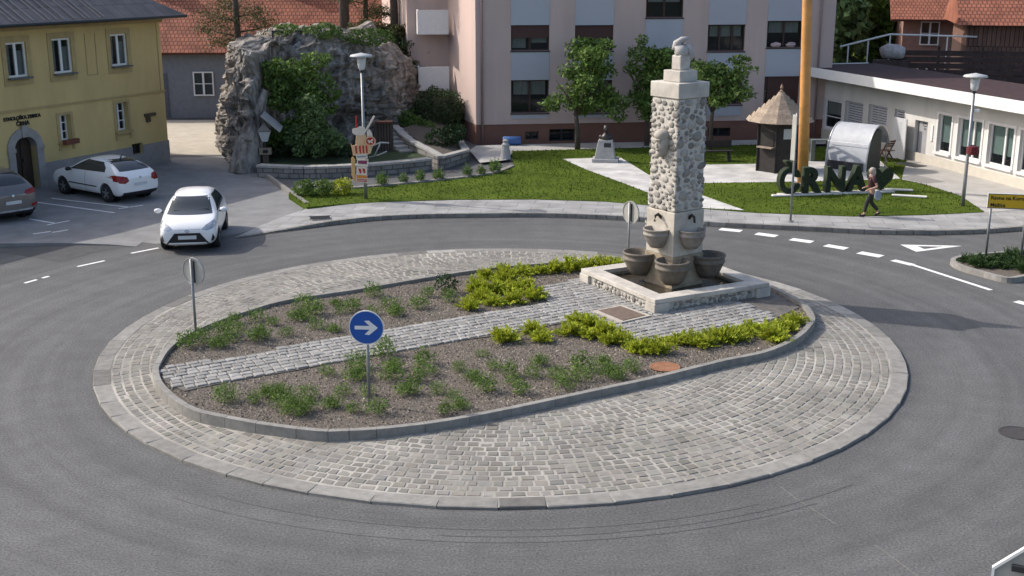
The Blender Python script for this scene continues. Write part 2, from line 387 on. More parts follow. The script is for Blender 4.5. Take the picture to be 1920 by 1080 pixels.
# ------------------------------------------------------------------ roundabout island
def apron_z(r): return .04 + .10 * (CR - r) / 3
bed_px = [(285.5, 695), (295, 721), (328, 751), (365, 770), (421, 783), (495, 796), (591, 808), (643, 808), (706, 805), (820, 792), (920, 774), (1020, 753), (1128, 730), (1244, 705), (1359, 676), (1437, 660), (1494, 635), (1524, 607), (1527, 590), (1508, 566), (1465, 543), (1410, 520), (1340, 503), (1260, 493), (1180, 487), (1100, 488), (1000, 493), (900, 503), (787, 520), (661, 541), (535, 560), (458, 581), (384, 607), (335.5, 631), (306, 655), (291, 678)]
KZ = .29
bed = catmull([G(x, y, KZ) for x, y in bed_px], 5)
for p in bed: p.z = 0
# mortar bed of the apron
ap = MB(); nr, na = 14, 120
for j in range(nr + 1):
    r = CR - 5.9 * j / nr
    for k in range(na): a = 2 * math.pi * k / na; ap.v.append((CX + r * math.cos(a), CY + r * math.sin(a), min(apron_z(r), .13)))
for j in range(nr):
    for k in range(na): ap.f.append((j * na + k, j * na + (k + 1) % na, (j + 1) * na + (k + 1) % na, (j + 1) * na + k)); ap.c.append(1.0)
ap.f.append(tuple(range(nr * na, nr * na + na))); ap.c.append(1.0)
struct('apron_base', ap, m_mortar)
def stone(mb, c, ex, ey, lx, ly, z0, z1, ins=.014):
    P = []
    for q, zz in ((0, z0), (0, z1 - ins), (ins, z1)):
        for sx, sy in ((-1, -1), (1, -1), (1, 1), (-1, 1)):
            P.append(c + ex * sx * (lx / 2 - q) + ey * sy * (ly / 2 - q) + Vector((0, 0, zz)))
    for i in range(4, 12): P[i] += Vector((U(-.008, .008), U(-.008, .008), U(-.004, .004)))
    fs = [(8, 9, 10, 11)]
    for l in (0, 4):
        for k in range(4): fs.append((l + k, l + (k + 1) % 4, l + 4 + (k + 1) % 4, l + 4 + k))
    mb.add(P, fs)
rg = MB(); a = 0
while a < 2 * math.pi:
    da = U(.75, 1.1) / CR
    if a + da > 2 * math.pi: da = 2 * math.pi - a
    am = a + da / 2; er = Vector((math.cos(am), math.sin(am), 0)); et = Vector((-er.y, er.x, 0))
    rg.tone = random.choice([.85, .95, 1, 1.05, 1.1, .6 if random.random() < .3 else 1, 1.35 if random.random() < .3 else 1])
    stone(rg, Vector((CX, CY, 0)) + er * (CR - .17), et, er, da * CR - .015, .34, 0, .055 + U(-.004, .004), .012)
    a += da
struct('kerb', rg, m_granite)
cob = MB(); r = CR - .36
while r > 2.4:
    dr = U(.17, .205); rm = r - dr / 2; a = U(0, .1); end = a + 2 * math.pi
    while a < end:
        ln = U(.18, .26); am = a + ln / 2 / rm; er = Vector((math.cos(am), math.sin(am), 0)); p = Vector((CX, CY, 0)) + er * rm
        a += ln / rm
        if p.y > CY + 3 and rm < 6.5 and inside(p, bed): continue
        if inside(p, bed): continue
        b = 1 + .35 * noise.noise(p * .5); wv = U(.80, 1.14) * (.92 + .16 * b)
        cob.tone = (wv * U(.98, 1.05), wv, wv * U(.93, 1.02))
        et = Vector((-er.y, er.x, 0)); tw = U(-.05, .05); ex = et + er * tw; ey = er - et * tw
        stone(cob, p, ex, ey, ln - U(.014, .03), dr - U(.012, .024), .0, min(apron_z(rm), .13) + U(.002, .011), .016)
    r -= dr
struct('cobbles', cob, m_cobble)
# upstand kerb of the planting bed
kb = MB(); i = 0
inner = offset_poly(bed, .125)
while i < len(bed):
    j = i + 4; n = len(bed); kb.tone = U(.93, 1.08)
    pts = [bed[(i + q) % n] for q in range(5)]; pin = [inner[(i + q) % n] for q in range(5)]
    t = (pts[4] - pts[0]).normalized() * .004
    kb.prism([pts[0] + t, *pts[1:4], pts[4] - t, pin[4] - t, *pin[3:0:-1], pin[0] + t], .0, KZ + U(-.003, .003)); i = j
struct('kerb', kb, m_granite, bevel=.012)
BZ = .235
soil_p = offset_poly(bed, .14)
sb = MB(); sb.poly([Vector((p.x, p.y, BZ - .03)) for p in soil_p])
struct('soil', sb, m_soil)
path_px = [(300, 688), (400, 674), (560, 647), (720, 619), (880, 590), (1032, 565), (1003, 538), (1080, 523), (1200, 497), (1340, 508), (1450, 548), (1500, 575), (1430, 606), (1330, 622), (1250, 632), (1190, 650), (1150, 628), (1060, 603), (940, 627), (850, 638), (700, 663), (560, 692), (430, 714), (345, 732), (310, 716)]
path_poly = [G(x, y, BZ) for x, y in path_px]
struct('path_base', MB().poly([Vector((p.x, p.y, BZ - .012)) for p in path_poly]), mat('joint_dark', (.12, .11, .10), .95, .4, 6, .4, 60))
pd = (G(1000, 594, BZ) - G(350, 706, BZ)).normalized(); pn = Vector((-pd.y, pd.x, 0)); o0 = G(350, 706, BZ)
ps = MB()
for row in range(-28, 30):
    u = -2 + U(0, .2)
    while u < 13:
        ln = U(.19, .29); c = o0 + pd * (u + ln / 2) + pn * (row * .195); u += ln
        if inside(c, path_poly) and inside(c, offset_poly_inner if 'offset_poly_inner' in globals() else inner):
            w = U(.85, 1.25); ps.tone = (w, w * .99, w * .97)
            stone(ps, Vector((c.x, c.y, 0)), pd, pn, ln - U(.018, .032), .195 - U(.018, .03), .1, BZ + U(.004, .016), .014)
struct('path', ps, mat('sett', (.235, .232, .225), .75, .22, 2.5, .3, 80, tone=True))
# loose gravel
gv = MB(); k = 0
xs = [p.x for p in inner]; ys = [p.y for p in inner]
while k < 42000:
    p = Vector((U(min(xs), max(xs)), U(min(ys), max(ys)), 0))
    if not inside(p, inner) or inside(p, path_poly): k += .3; continue
    k += 1; sz = U(.010, .024) * (1.5 if random.random() < .06 else 1); w = random.choice([.35, .5, .8, 1, 1.4, 2.0]) * U(.8, 1.2); gv.tone = (w * U(.95, 1.12), w, w * U(.85, 1))
    M = Matrix.Rotation(U(0, 6.3), 3, 'Z'); v = [M @ Vector(q) for q in ((-sz, -sz * .7, 0), (sz, -sz * .6, 0), (sz * .8, sz * .7, 0), (-sz * .9, sz * .8, 0), (0, 0, sz * .9))]
    gv.add([p + q + Vector((0, 0, BZ - .031)) for q in v], [(0, 1, 4), (1, 2, 4), (2, 3, 4), (3, 0, 4)])
tag(gv.build('gravel', mat('pebble', (.17, .15, .13), .9, .2, 5, tone=True), fix=False), 'loose grey brown gravel spread over the planting beds', 'gravel', kind='stuff')

# ------------------------------------------------------------------ foliage
def leafmat(name, c, c2=None, tr=.25): return mat(name, c, .65, .35, 5, tone=True, col2=c2, trans=tr, spec=.25)
m_leaf = leafmat('leaf_green', (.10, .17, .038), (.125, .20, .05)); m_leafd = leafmat('leaf_dark', (.035, .065, .025)); m_leafl = leafmat('leaf_light', (.12, .19, .075))
m_yel = leafmat('leaf_lime', (.30, .35, .03), (.36, .41, .045), .35); m_bark = mat('bark', (.09, .07, .055), .95, .35, 9, .8, 25)
m_shrub = leafmat('leaf_shrub', (.105, .185, .036), (.135, .215, .05)); m_pine = leafmat('leaf_pine', (.06, .075, .025), (.09, .095, .035), .15)
def leaf(mb, p, s, up=None, asp=.5, tone=None):
    n = Vector((random.gauss(0, 1), random.gauss(0, 1), random.gauss(0, 1))).normalized()
    if up is not None: n = (n + up).normalized()
    a = n.orthogonal().normalized(); a = Matrix.Rotation(U(0, 6.3), 3, n) @ a; b = n.cross(a)
    w = tone or U(.6, 1.35); mb.tone = (w * U(.9, 1.15), w, w * U(.8, 1.1))
    mb.add([p - a * s, p + b * s * asp, p + a * s, p - b * s * asp], [(0, 1, 2, 3)])
def crown(blobs, n, s, gap=.18, seed=0, asp=.55, shell=.45):
    random.seed(seed); mb = MB(); tot = sum(b[3] * b[4] * b[5] for b in blobs)
    for x, y, z, rx, ry, rz in blobs:
        m = int(n * rx * ry * rz / tot); k = 0; tries = 0
        while k < m and tries < m * 6:
            tries += 1
            v = Vector((random.gauss(0, 1), random.gauss(0, 1), random.gauss(0, 1))).normalized(); q = U(shell, 1) ** .6
            nv = noise.noise(Vector((v.x * 2.2 + x + seed, v.y * 2.2 + y, v.z * 2.2 + z)))
            if nv < -gap and q > .55: continue
            q *= 1 + .32 * nv
            leaf(mb, Vector((x + v.x * rx * q, y + v.y * ry * q, z + v.z * rz * q)), s * U(.6, 1.3), up=v * .6, asp=asp); k += 1
    return mb
def spikes(n, h, w, s, seed, asp=.16, lean=.5):
    random.seed(seed); mb = MB()
    for _ in range(n):
        a = U(0, 6.283); l = U(.1, 1); base = Vector((math.cos(a) * w * .25 * l, math.sin(a) * w * .25 * l, 0)); tip = Vector((math.cos(a) * w * .5 * l * (1 + lean * .3), math.sin(a) * w * .5 * l, h * U(.55, 1) * (1 - .4 * l * l)))
        for k in range(5):
            t = U(.25, 1); p = base.lerp(tip, t); leaf(mb, p, s * U(.6, 1.2), up=Vector((math.cos(a), math.sin(a), .5)) * .5, asp=asp * 2)
    return mb
def juniper(seed, w=.42, h=.34):
    random.seed(seed); mb = MB()
    for _ in range(60):
        a = U(0, 6.283); el = U(.15, 1.25); L = U(.5, 1.0); dr = Vector((math.cos(a) * math.cos(el), math.sin(a) * math.cos(el), math.sin(el) * h / w)) * w * L
        tipw = U(.8, 1.3)
        for k in range(22):
            t = U(.3, 1.0); p = dr * t + Vector((U(-1, 1), U(-1, 1), U(-.5, 1))) * .035
            n = dr.normalized(); side = n.cross(Vector((U(-1, 1), U(-1, 1), 1))).normalized() * U(-1, 1)
            q = (n + side * .9 + Vector((0, 0, .3))).normalized(); b = q.cross(Vector((U(-1, 1), U(-1, 1), U(-1, 1)))).normalized()
            s = U(.05, .085); wv = tipw * (.55 + .55 * t) * U(.8, 1.2); mb.tone = (wv * U(.9, 1.12), wv, wv * .9)
            mb.add([p - b * .017, p + q * s, p + b * .017 + q * s * .1], [(0, 1, 2)])
    return mb
def plants(name, label, cat, group, protos, pts, z, smin, smax, seed, mats):
    random.seed(seed); src = []
    for mb, m in zip(protos, mats): src.append(mb.build(name, m, fix=False))
    used = [False] * len(src)
    for i, (x, y) in enumerate(pts):
        k = i % len(src); o = src[k]
        if used[k]:
            o = src[k].copy(); COL.objects.link(o)
        used[k] = True
        g = G(x, y, z); o.location = (g.x, g.y, z); o.rotation_euler = (0, 0, U(0, 6.28)); s = U(smin, smax); o.scale = (s, s, s * U(.85, 1.15))
        tag(o, label, cat, group)
up_pts = [(352, 652), (375, 646), (410, 652), (432, 640), (440, 606), (452, 618), (485, 637), (484, 600), (512, 610), (536, 630), (562, 600), (595, 617), (590, 590), (566, 577), (626, 622), (642, 588), (662, 582), (702, 556), (742, 592), (733, 578), (786, 578), (800, 556), (630, 572), (700, 590), (420, 628), (845, 566)]
lo_pts = [(425, 752), (475, 757), (530, 762), (500, 744), (580, 747), (580, 770), (613, 704), (667, 712), (670, 690), (662, 774), (642, 742), (735, 694), (735, 712), (796, 684), (796, 702), (764, 738), (822, 738), (836, 776), (852, 748), (890, 714), (862, 696), (955, 705), (962, 720), (1012, 684), (1042, 712), (1090, 694), (1092, 712), (1142, 706), (1184, 697), (978, 738), (926, 692), (862, 766), (705, 776), (560, 780), (1000, 706), (620, 764), (690, 742), (910, 735), (1060, 728), (525, 744), (545, 776), (780, 716), (905, 668), (1130, 684), (720, 668), (1160, 712)]
sp = [crown([(0, 0, .18, .24, .24, .2)], 450, .032, .1, 1, .35, .2), crown([(0, 0, .16, .25, .24, .2), (.12, .1, .2, .16, .16, .16)], 520, .03, .1, 2, .3, .2), spikes(210, .34, .66, .03, 3, .15), crown([(0, 0, .13, .3, .22, .17), (-.1, .05, .2, .15, .16, .15)], 480, .028, .1, 4, .3, .2)]
plants('green_shrub', 'small feathery green shrub in the gravel bed on the far side of the stone path', 'shrub', 'small green shrubs in the far planting bed', sp, up_pts, BZ - .03, .62, 1.15, 5, [m_shrub] * 4)
sp = [crown([(0, 0, .16, .26, .26, .2), (.1, -.1, .22, .16, .16, .16)], 560, .03, .1, 12, .3, .2), crown([(0, 0, .18, .25, .24, .21)], 470, .032, .1, 11, .35, .2), crown([(0, 0, .13, .32, .24, .17)], 480, .028, .1, 14, .3, .2), spikes(210, .36, .7, .03, 13, .15)]
plants('green_shrub', 'small feathery green shrub in the gravel bed on the near side of the stone path', 'shrub', 'small green shrubs in the near planting bed', sp, lo_pts, BZ - .03, .62, 1.15, 6, [m_shrub] * 4)
yu = [(912, 522), (945, 517), (980, 516), (1012, 513), (1042, 510), (1072, 508), (1102, 506), (1130, 504), (1154, 501), (880, 580), (902, 564), (926, 572), (940, 549), (966, 549), (962, 568), (1003, 562), (918, 550), (893, 545), (985, 540), (950, 530)]
yl = [(945, 639), (1016, 639), (1002, 626), (1068, 628), (1085, 610), (1106, 634), (1132, 630), (1162, 644), (1112, 616), (1196, 660), (1232, 662), (1268, 645), (1300, 645), (1342, 640), (1386, 636), (1406, 626), (1362, 640), (1450, 638), (1472, 620), (1490, 608), (1438, 626), (1140, 644), (1318, 650)]
jp = [juniper(s) for s in (21, 22, 23)]
plants('spreading_juniper', 'low yellow green juniper at the far rim of the island left of the fountain', 'shrub', 'yellow green junipers on the far side', jp, yu, BZ - .03, .85, 1.2, 7, [m_yel] * 3)
jp = [juniper(s) for s in (31, 32, 33)]
plants('spreading_juniper', 'low yellow green juniper in front of the fountain basin', 'shrub', 'yellow green junipers before the fountain', jp, yl, BZ - .03, .85, 1.2, 8, [m_yel] * 3)
o = crown([(0, 0, .22, .3, .3, .26)], 500, .035, seed=3).build('dark_shrub', m_leafd, fix=False); o.location = G(836, 548, BZ); tag(o, 'dark green rounded shrub at the back of the far gravel bed', 'shrub')

# covers and grates
def disc(name, px, py, z, r, m, label, sy=1):
    g = G(px, py, z); o = MB().lathe([(r * .86, 0), (r * .86, .012), (r, .012), (r, 0)], 28, close=False).lathe([(0.01, .008), (r * .84, .01), (r * .85, .002)], 28, close=False).build(name, m); o.location = (g.x, g.y, z); tag(o, label, 'manhole cover'); return o
m_rust = mat('rusty_iron', (.25, .115, .06), .85, .25, 5, .3, 60)
disc('manhole_cover', 1247, 688, BZ - .01, .31, m_rust, 'rust brown round cover in the near gravel bed by the kerb')
disc('manhole_cover', 1908, 812, .002, .33, mat('cast_iron', (.05, .045, .042), .6, .25, 20, .5, 40), 'dark cast iron manhole cover in the asphalt near the right frame edge')
g = [G(x, y, BZ + .03) for x, y in [(1122, 583), (1163, 575), (1210, 592), (1168, 602)]]
gt = thing('floor_hatch', 'brown steel hatch in a stone frame before the fountain basin', 'hatch', g[0])
MB().prism([p - g[0] for p in offset_poly(g, -.14)], -.1, .008).build('frame', mat('hatch_stone', (.40, .36, .31), .85, .15, 5), gt)
MB().prism([p - g[0] for p in g], -.05, .018).build('plate', mat('brown_plate', (.14, .10, .075), .6, .25, 6, .2, 40), gt)
g = G(600, 408, .125); o = MB()
for k in range(7): o.box(-.32, .32, k * .06 - .2, k * .06 - .165, 0, .012)
o.box(-.36, .36, -.24, -.2, 0, .014); o.box(-.36, .36, .2, .24, 0, .014)
o = o.build('drain_grate', m_dark); o.location = g; o.rotation_euler = (0, 0, R(12)); tag(o, 'rectangular iron drain grate in the pale pavement corner', 'drain grate')

# ------------------------------------------------------------------ fountain
def stones_on(mb, org, ud, w, h, nrm, smin, smax, n, seed, excl=None):
    random.seed(seed); placed = []; t = 0
    while len(placed) < n and t < n * 60:
        t += 1; a = U(smin, smax); b = a * U(.5, .9); u = U(a * .8, w - a * .8); z = U(b, h - b)
        if excl and excl[0] < u < excl[1] and excl[2] < z < excl[3]: continue
        if any(abs(u - q[0]) < (a + q[2]) * .92 and abs(z - q[1]) < (b + q[3]) * .88 for q in placed): continue
        placed.append((u, z, a, b)); w_ = random.choice([.62, .75, .9, 1, .55, 1.1]); mb.tone = (w_, w_ * .97, w_ * .93)
        M = Matrix((ud, Vector((0, 0, 1)), nrm)).transposed() @ Matrix.Rotation(U(-.35, .35), 3, 'Z')
        mb.ell(org + ud * u + Vector((0, 0, z)) + nrm * .0, (a, b, .014 + a * .13), 10, 6, M, .13)
FC = Vector((4.08, 29.4, .19))
ft = thing('fountain', 'tall stone fountain pillar with bowls in a square water basin', 'fountain', FC, R(27.5))
m_lime = mat('limestone', (.46, .43, .385), .8, .25, 2.2, .2, 50); m_limed = mat('wet_stone', (.17, .15, .125), .55, .45, 3, .3, 40)
m_river = mat('river_stone', (.33, .32, .30), .7, .25, 8, .2, 60, tone=True); m_mort2 = mat('lime_mortar', (.49, .46, .415), .9, .14, 9, .6, 40)
B = 1.70; RZ = .37
rim = MB()
for k in range(4):
    M = Matrix.Rotation(k * math.pi / 2, 4, 'Z'); w = .42
    rim.box(-B, B - w, -B, -B + w, RZ - .11, RZ, M)
rim.build('basin_rim', m_lime, ft, bevel=.012)
bw = MB()
for k in range(4):
    M = Matrix.Rotation(k * math.pi / 2, 4, 'Z'); bw.box(-B + .06, B - .34, -B + .06, -B + .34, -.1, RZ - .112, M)
bw.build('basin_wall', m_mort2, ft)
for sx in (-1, 1):
    for sy in (-1, 1):
        cb = MB().box(sx * B - .21 - sx * .185, sx * B + .21 - sx * .185, sy * B - .21 - sy * .185, sy * B + .21 - sy * .185, -.1, RZ - .115)
        cb.build('corner_block', m_lime, ft, bevel=.01)
for k, (o, u, n) in enumerate([((-B + .5, -B + .05, -.02), (1, 0, 0), (0, -1, 0)), ((-B + .05, B - .5, -.02), (0, -1, 0), (-1, 0, 0)), ((B - .05, -B + .5, -.02), (0, 1, 0), (1, 0, 0)), ((B - .5, B - .05, -.02), (-1, 0, 0), (0, 1, 0))]):
    sm = MB(); stones_on(sm, Vector(o), Vector(u), 2 * B - 1, RZ - .11, Vector(n), .05, .11, 60, 40 + k)
    sm.build('wall_stones', m_river, ft, smooth=True)
MB().box(-B + .35, B - .35, -B + .35, B - .35, -.08, .0).build('basin_floor', m_limed, ft)
wm = bpy.data.materials.new('water'); t_, N_, L_, P_ = nodes_of(wm)
P_.inputs['Base Color'].default_value = (.035, .03, .022, 1); P_.inputs['Roughness'].default_value = .05; P_.inputs['Specular IOR Level'].default_value = .5
nz = N_.new('ShaderNodeTexNoise'); nz.inputs['Scale'].default_value = 7; bp = N_.new('ShaderNodeBump'); bp.inputs['Strength'].default_value = .15; bp.inputs['Distance'].default_value = .05
tc = N_.new('ShaderNodeTexCoord'); L_.new(tc.outputs['Object'], nz.inputs['Vector']); L_.new(nz.outputs['Fac'], bp.inputs['Height']); L_.new(bp.outputs[0], P_.inputs['Normal'])
MB().add([(-B + .4, -B + .4, .2), (B - .4, -B + .4, .2), (B - .4, B - .4, .2), (-B + .4, B - .4, .2)], [(0, 1, 2, 3)]).build('water', wm, ft)
RC = Matrix.Rotation(R(8), 4, 'Z'); hs = .5
def fb(mb, x0, x1, y0, y1, z0, z1): return mb.box(x0, x1, y0, y1, z0, z1, RC)
z388 = TZ(FC, 390) - FC.z; z180 = TZ(FC, 181) - FC.z; z150 = TZ(FC, 152) - FC.z; z130 = TZ(FC, 131) - FC.z; z102 = TZ(FC, 103) - FC.z; z72 = TZ(FC, 72) - FC.z
fb(MB(), -hs - .02, hs + .02, -hs - .02, hs + .02, -.05, 1.0).build('pedestal', mat('stained_stone', (.33, .27, .19), .7, .4, 2.5, .2, 40), ft, bevel=.015)
fb(MB(), -hs, hs, -hs, hs, 1.002, z388).build('column_base', mat('weathered_limestone', (.46, .42, .36), .8, .3, 2, .2, 40), ft, bevel=.015)
fb(MB(), -hs + .03, hs - .03, -hs + .03, hs - .03, z388 + .002, z180).build('column', m_mort2, ft, bevel=.04)
cs = MB(); hm = z180 - z388
R3 = RC.to_3x3()
for k in range(4):
    q = R3 @ Matrix.Rotation(k * math.pi / 2, 3, 'Z')
    ex = (.28, .72, 1.32, 2.0) if k == 3 else None
    stones_on(cs, q @ Vector((-hs + .0, -hs + .03, 0)) + Vector((0, 0, z388)), q @ Vector((1, 0, 0)), 2 * hs, hm, q @ Vector((0, -1, 0)), .05, .16, 95, 50 + k, ex)
cs.build('masonry_stones', m_river, ft, smooth=True)
fb(MB(), -hs - .005, hs + .005, -hs - .005, hs + .005, z180 + .002, z150).build('cap', m_lime, ft, bevel=.02)
fb(MB(), -.29, .29, -.29, .29, z150 + .002, z130).build('cap_step', m_lime, ft, bevel=.015)
fg = MB(); fb(fg, -.16, .17, -.16, .16, z130 + .002, z102)
fig = fg.build('sculpture_plinth', m_lime, ft, bevel=.03)
sc = MB(); z0 = z102
Ms = R3 @ Matrix.Rotation(R(-35), 3, 'Z')
def fp(x, y, z): return Ms @ Vector((x, y, z))
sc.tube([fp(.02, 0, z0 - .02), fp(.0, 0, z0 + .12), fp(-.06, 0, z0 + .22), fp(-.02, 0, z0 + .30)], [.17, .17, .14, .09], 12)
sc.tube([fp(-.2, 0, z0 + .12), fp(-.12, 0, z0 + .26), fp(.02, 0, z0 + .36), fp(.2, 0, z0 + .41)], [.04, .1, .08, .025], 10)
sc.tube([fp(.1, .02, z0 + .28), fp(.2, .02, z0 + .16), fp(.24, .02, z0 + .0), fp(.2, 0, z0 - .1)], [.05, .09, .08, .05], 10)
sc.build('carved_bird', mat('carved_stone', (.40, .38, .37), .85, .2, 6, .3, 40), ft, smooth=True)
# bowls
bprof = [(.05, -.56), (.2, -.52), (.31, -.38), (.39, -.2), (.425, -.12), (.44, -.11), (.44, -.06), (.42, -.05), (.42, .03), (.45, .04), (.45, .085), (.41, .09), (.37, .0), (.3, -.16), (.02, -.2)]
def bowl(x, y, z, s, m):
    return MB().lathe([(r * s, q * s) for r, q in bprof], 28, R3 @ Vector((x, y, 0)) + Vector((0, 0, z)), close=False).build('bowl', m, ft, smooth=True)
m_bowl = mat('grey_bowl', (.14, .122, .10), .75, .3, 5, .2, 50); m_bowl2 = mat('pale_bowl', (.25, .225, .20), .75, .25, 5, .2, 50)
dz = .60
for sx, sy in ((-1, -1), (1, -1), (-1, 1), (1, 1)): bowl(sx * dz, sy * dz, .88, .98, m_bowl)
for sx, sy in ((-1, 0), (0, -1), (1, 0), (0, 1)): bowl(sx * .60, sy * .60, 1.60, .78, m_bowl2)
tp = MB()
for sx, sy in ((-1, 0), (0, -1), (1, 0), (0, 1)):
    q = lambda d, z: R3 @ Vector((sx * d, sy * d, 0)) + Vector((0, 0, z))
    tp.tube([q(.48, 1.93), q(.58, 2.02), q(.67, 1.99), q(.69, 1.85)], [.045, .04, .032, .028], 8)
tp.build('spout', mat('bronze', (.05, .042, .035), .5, .2, 6, metal=.5), ft, smooth=True)
mk = MB(); Mm = R3 @ Matrix.Rotation(-math.pi / 2, 3, 'Z')
def mp_(x, y, z): return Mm @ Vector((x, -hs - y, 0)) + Vector((0, 0, z388 + 1.66 + z))
mk.ell(mp_(0, .0, 0), (.2, .2, .32), 16, 12); mk.ell(mp_(0, .18, -.03), (.04, .04, .08), 8, 6); mk.ell(mp_(0, .15, .1), (.1, .13, .035), 10, 6)
for s in (-1, 1): mk.ell(mp_(s * .075, .17, .045), (.035, .035, .02), 8, 5)
mk.ell(mp_(0, .17, -.14), (.06, .05, .022), 8, 5); mk.ell(mp_(0, .1, -.24), (.1, .1, .09), 8, 6); mk.ell(mp_(0, .02, .2), (.22, .2, .16), 12, 8)
mk.build('carved_face', mat('carved_stone_warm', (.36, .33, .29), .85, .2, 6, .3, 40), ft, smooth=True)

# ------------------------------------------------------------------ road signs
def post(mb, x, y, z0, z1, r=.03, n=10): return mb.tube([(x, y, z0), (x, y, z1)], r, n)
m_signback = mat('sign_back', (.40, .40, .37), .55, .1, 4, metal=.3)
# blue arrow sign
g = G(692, 762, BZ - .03); zc = TZ(g, 614) - g.z; rr = .325
bs = thing('road_sign', 'round blue sign with a white arrow pointing right on a grey post', 'road sign', g, R(-4))
post(MB(), 0, .05, -.2, zc + .2).build('post', m_steel, bs, smooth=True)
MY = Matrix.Rotation(R(90), 4, 'X')
def vdisc(r, y, t, n=40):
    m = MB(); m.lathe([(.001, 0), (r, 0), (r, t), (.001, t)], n, close=False); m.v = [(v[0], y - v[2], zc + v[1]) for v in m.v]; return m
vdisc(rr, .01, .02).build('rim', m_white, bs); vdisc(rr - .018, -.012, .004).build('face', mat('sign_blue', (.015, .085, .36), .35, .05), bs)
ar = MB(); yy = -.019
ap_ = [(-.215, .035), (.06, .035), (-.035, .13), (.05, .14), (.215, 0), (.05, -.14), (-.035, -.13), (.06, -.035), (-.215, -.035)]
tri = tessellate_polygon([[Vector((x, z, 0)) for x, z in ap_]])
ar.add([(x, yy, zc + z) for x, z in ap_], [tuple(t) for t in tri]); o = ar.build('arrow', m_white, bs)
# two round signs seen from behind
for (px, py, pt, ry, label) in ((371, 632, 483, -28, 'grey back of a round road sign on the left end of the island'), (1180, 500, 377, -52, 'grey back of a round road sign beside the fountain pillar')):
    g = G(px, py, BZ - .03); zt = TZ(g, pt) - g.z; zc = zt - .31
    s = thing('road_sign', label, 'road sign', g, R(ry))
    post(MB(), 0, -.05, -.2, zc + .28).build('post', m_steel, s, smooth=True)
    rr = .31
    m = MB(); m.lathe([(.001, 0), (rr - .03, 0), (rr - .02, -.015), (rr, -.015), (rr, .02), (.001, .02)], 36, close=False); m.v = [(v[0], v[2], zc + v[1]) for v in m.v]; m.build('disc', m_signback, s)
    m = MB(); m.lathe([(.001, 0), (rr - .002, 0), (rr - .002, .004), (.001, .004)], 36, close=False); m.v = [(v[0], .022 + v[2], zc + v[1]) for v in m.v]; m.build('face', mat('sign_blue', (.015, .085, .36)), s)
    for q in (-.05, .025): MB().box(q, q + .025, -.02, -.001, zc - .24, zc + .24).build('bracket', m_dark, s)
# slim post with a narrow panel
g = G(1482, 416, .12); zt = TZ(g, 212) - g.z
s = thing('road_sign', 'slim grey post with a sign panel seen edge on beside the orange pole', 'road sign', g, R(-75))
post(MB(), 0, 0, 0, zt, .035).build('post', m_steel, s, smooth=True)
MB().box(-.14, .14, -.075, -.055, zt - 1.5, zt - .05).build('panel', m_signback, s, bevel=.02)
for q in (.45, 1.2): MB().box(-.12, .12, -.054, -.03, zt - q, zt - q + .05).build('bracket', m_dark, s)
MB().lathe([(.1, 0), (.1, .03), (.05, .05)], 12).build('base_plate', m_steel, s)
# yellow direction sign
gl, gr = G(1848, 489, .1), G(1914, 492, .1)
dr = Vector((gr.x - gl.x, gr.y - gl.y, 0)); dl = dr.length; zt = TZ(gl, 362) - .1; zb = TZ(gl, 391) - .1
s = thing('direction_sign', 'yellow direction sign with black lettering on two grey posts', 'direction sign', (gl.x, gl.y, .1), math.atan2(dr.y, dr.x))
for x in (0, dl): post(MB(), x, .06, -.1, zt - .02, .035).build('post', m_steel, s, smooth=True)
x0, x1 = -.12, 1.75
MB().box(x0, x1, 0, .03, zb, zt).build('rim', m_white, s, bevel=.012)
MB().box(x0 + .02, x1 - .02, -.006, -.001, zb + .02, zt - .02).build('border', m_black, s)
MB().box(x0 + .035, x1 - .035, -.012, -.008, zb + .035, zt - .035).build('face', mat('sign_yellow', (.55, .35, .015), .4, .06), s)
text('lettering', 'Ravne na Koroškem', .145, m_black, s, (x0 + .08, -.016, zt - .175), (R(90), 0, 0), .002, .003, 'LEFT')
text('lettering', 'Mežica', .145, m_black, s, (x0 + .08, -.016, zb + .06), (R(90), 0, 0), .002, .003, 'LEFT')
# octagonal sign near the camera, seen from behind
zz = 8.2; r_ = ray(1964, 1120); t_ = 9.0 / r_.y; c = Vector((0, 0, CAMH)) + r_ * t_
s = thing('stop_sign', 'grey back of an octagonal sign with a bright edge in the near corner', 'road sign', (c.x, c.y, 0), R(-24))
zc = c.z; o8 = []
for k in range(8): a = R(22.5 + 45 * k); o8.append((.45 * math.cos(a) / math.cos(R(22.5)), .45 * math.sin(a) / math.cos(R(22.5))))
def oct(q, y0, y1):
    m = MB(); m.prism([(x * q, z * q) for x, z in o8], y0, y1); m.v = [(v[0], v[2], zc + v[1]) for v in m.v]; return m
oct(.95, -.004, .012).build('plate', m_signback, s)
rm = MB()
for k in range(8):
    a, b = o8[k], o8[(k + 1) % 8]; rm.add([(p[0] * q, y, zc + p[1] * q) for y in (-.025, .02) for p, q in ((a, 1), (b, 1), (b, .95), (a, .95))], [(0, 1, 2, 3), (4, 5, 6, 7), (0, 1, 5, 4), (2, 3, 7, 6)])
rm.build('rim', m_white, s)
oct(.94, .014, .018).build('face', mat('sign_red', (.45, .02, .02), .4, .05), s)
post(MB(), 0, -.07, 0, zc + .4, .04, 14).build('post', m_steel, s, smooth=True)
for q in (.2, -.25): MB().box(-.3, .3, -.05, -.006, zc + q, zc + q + .05).build('bracket', m_dark, s)

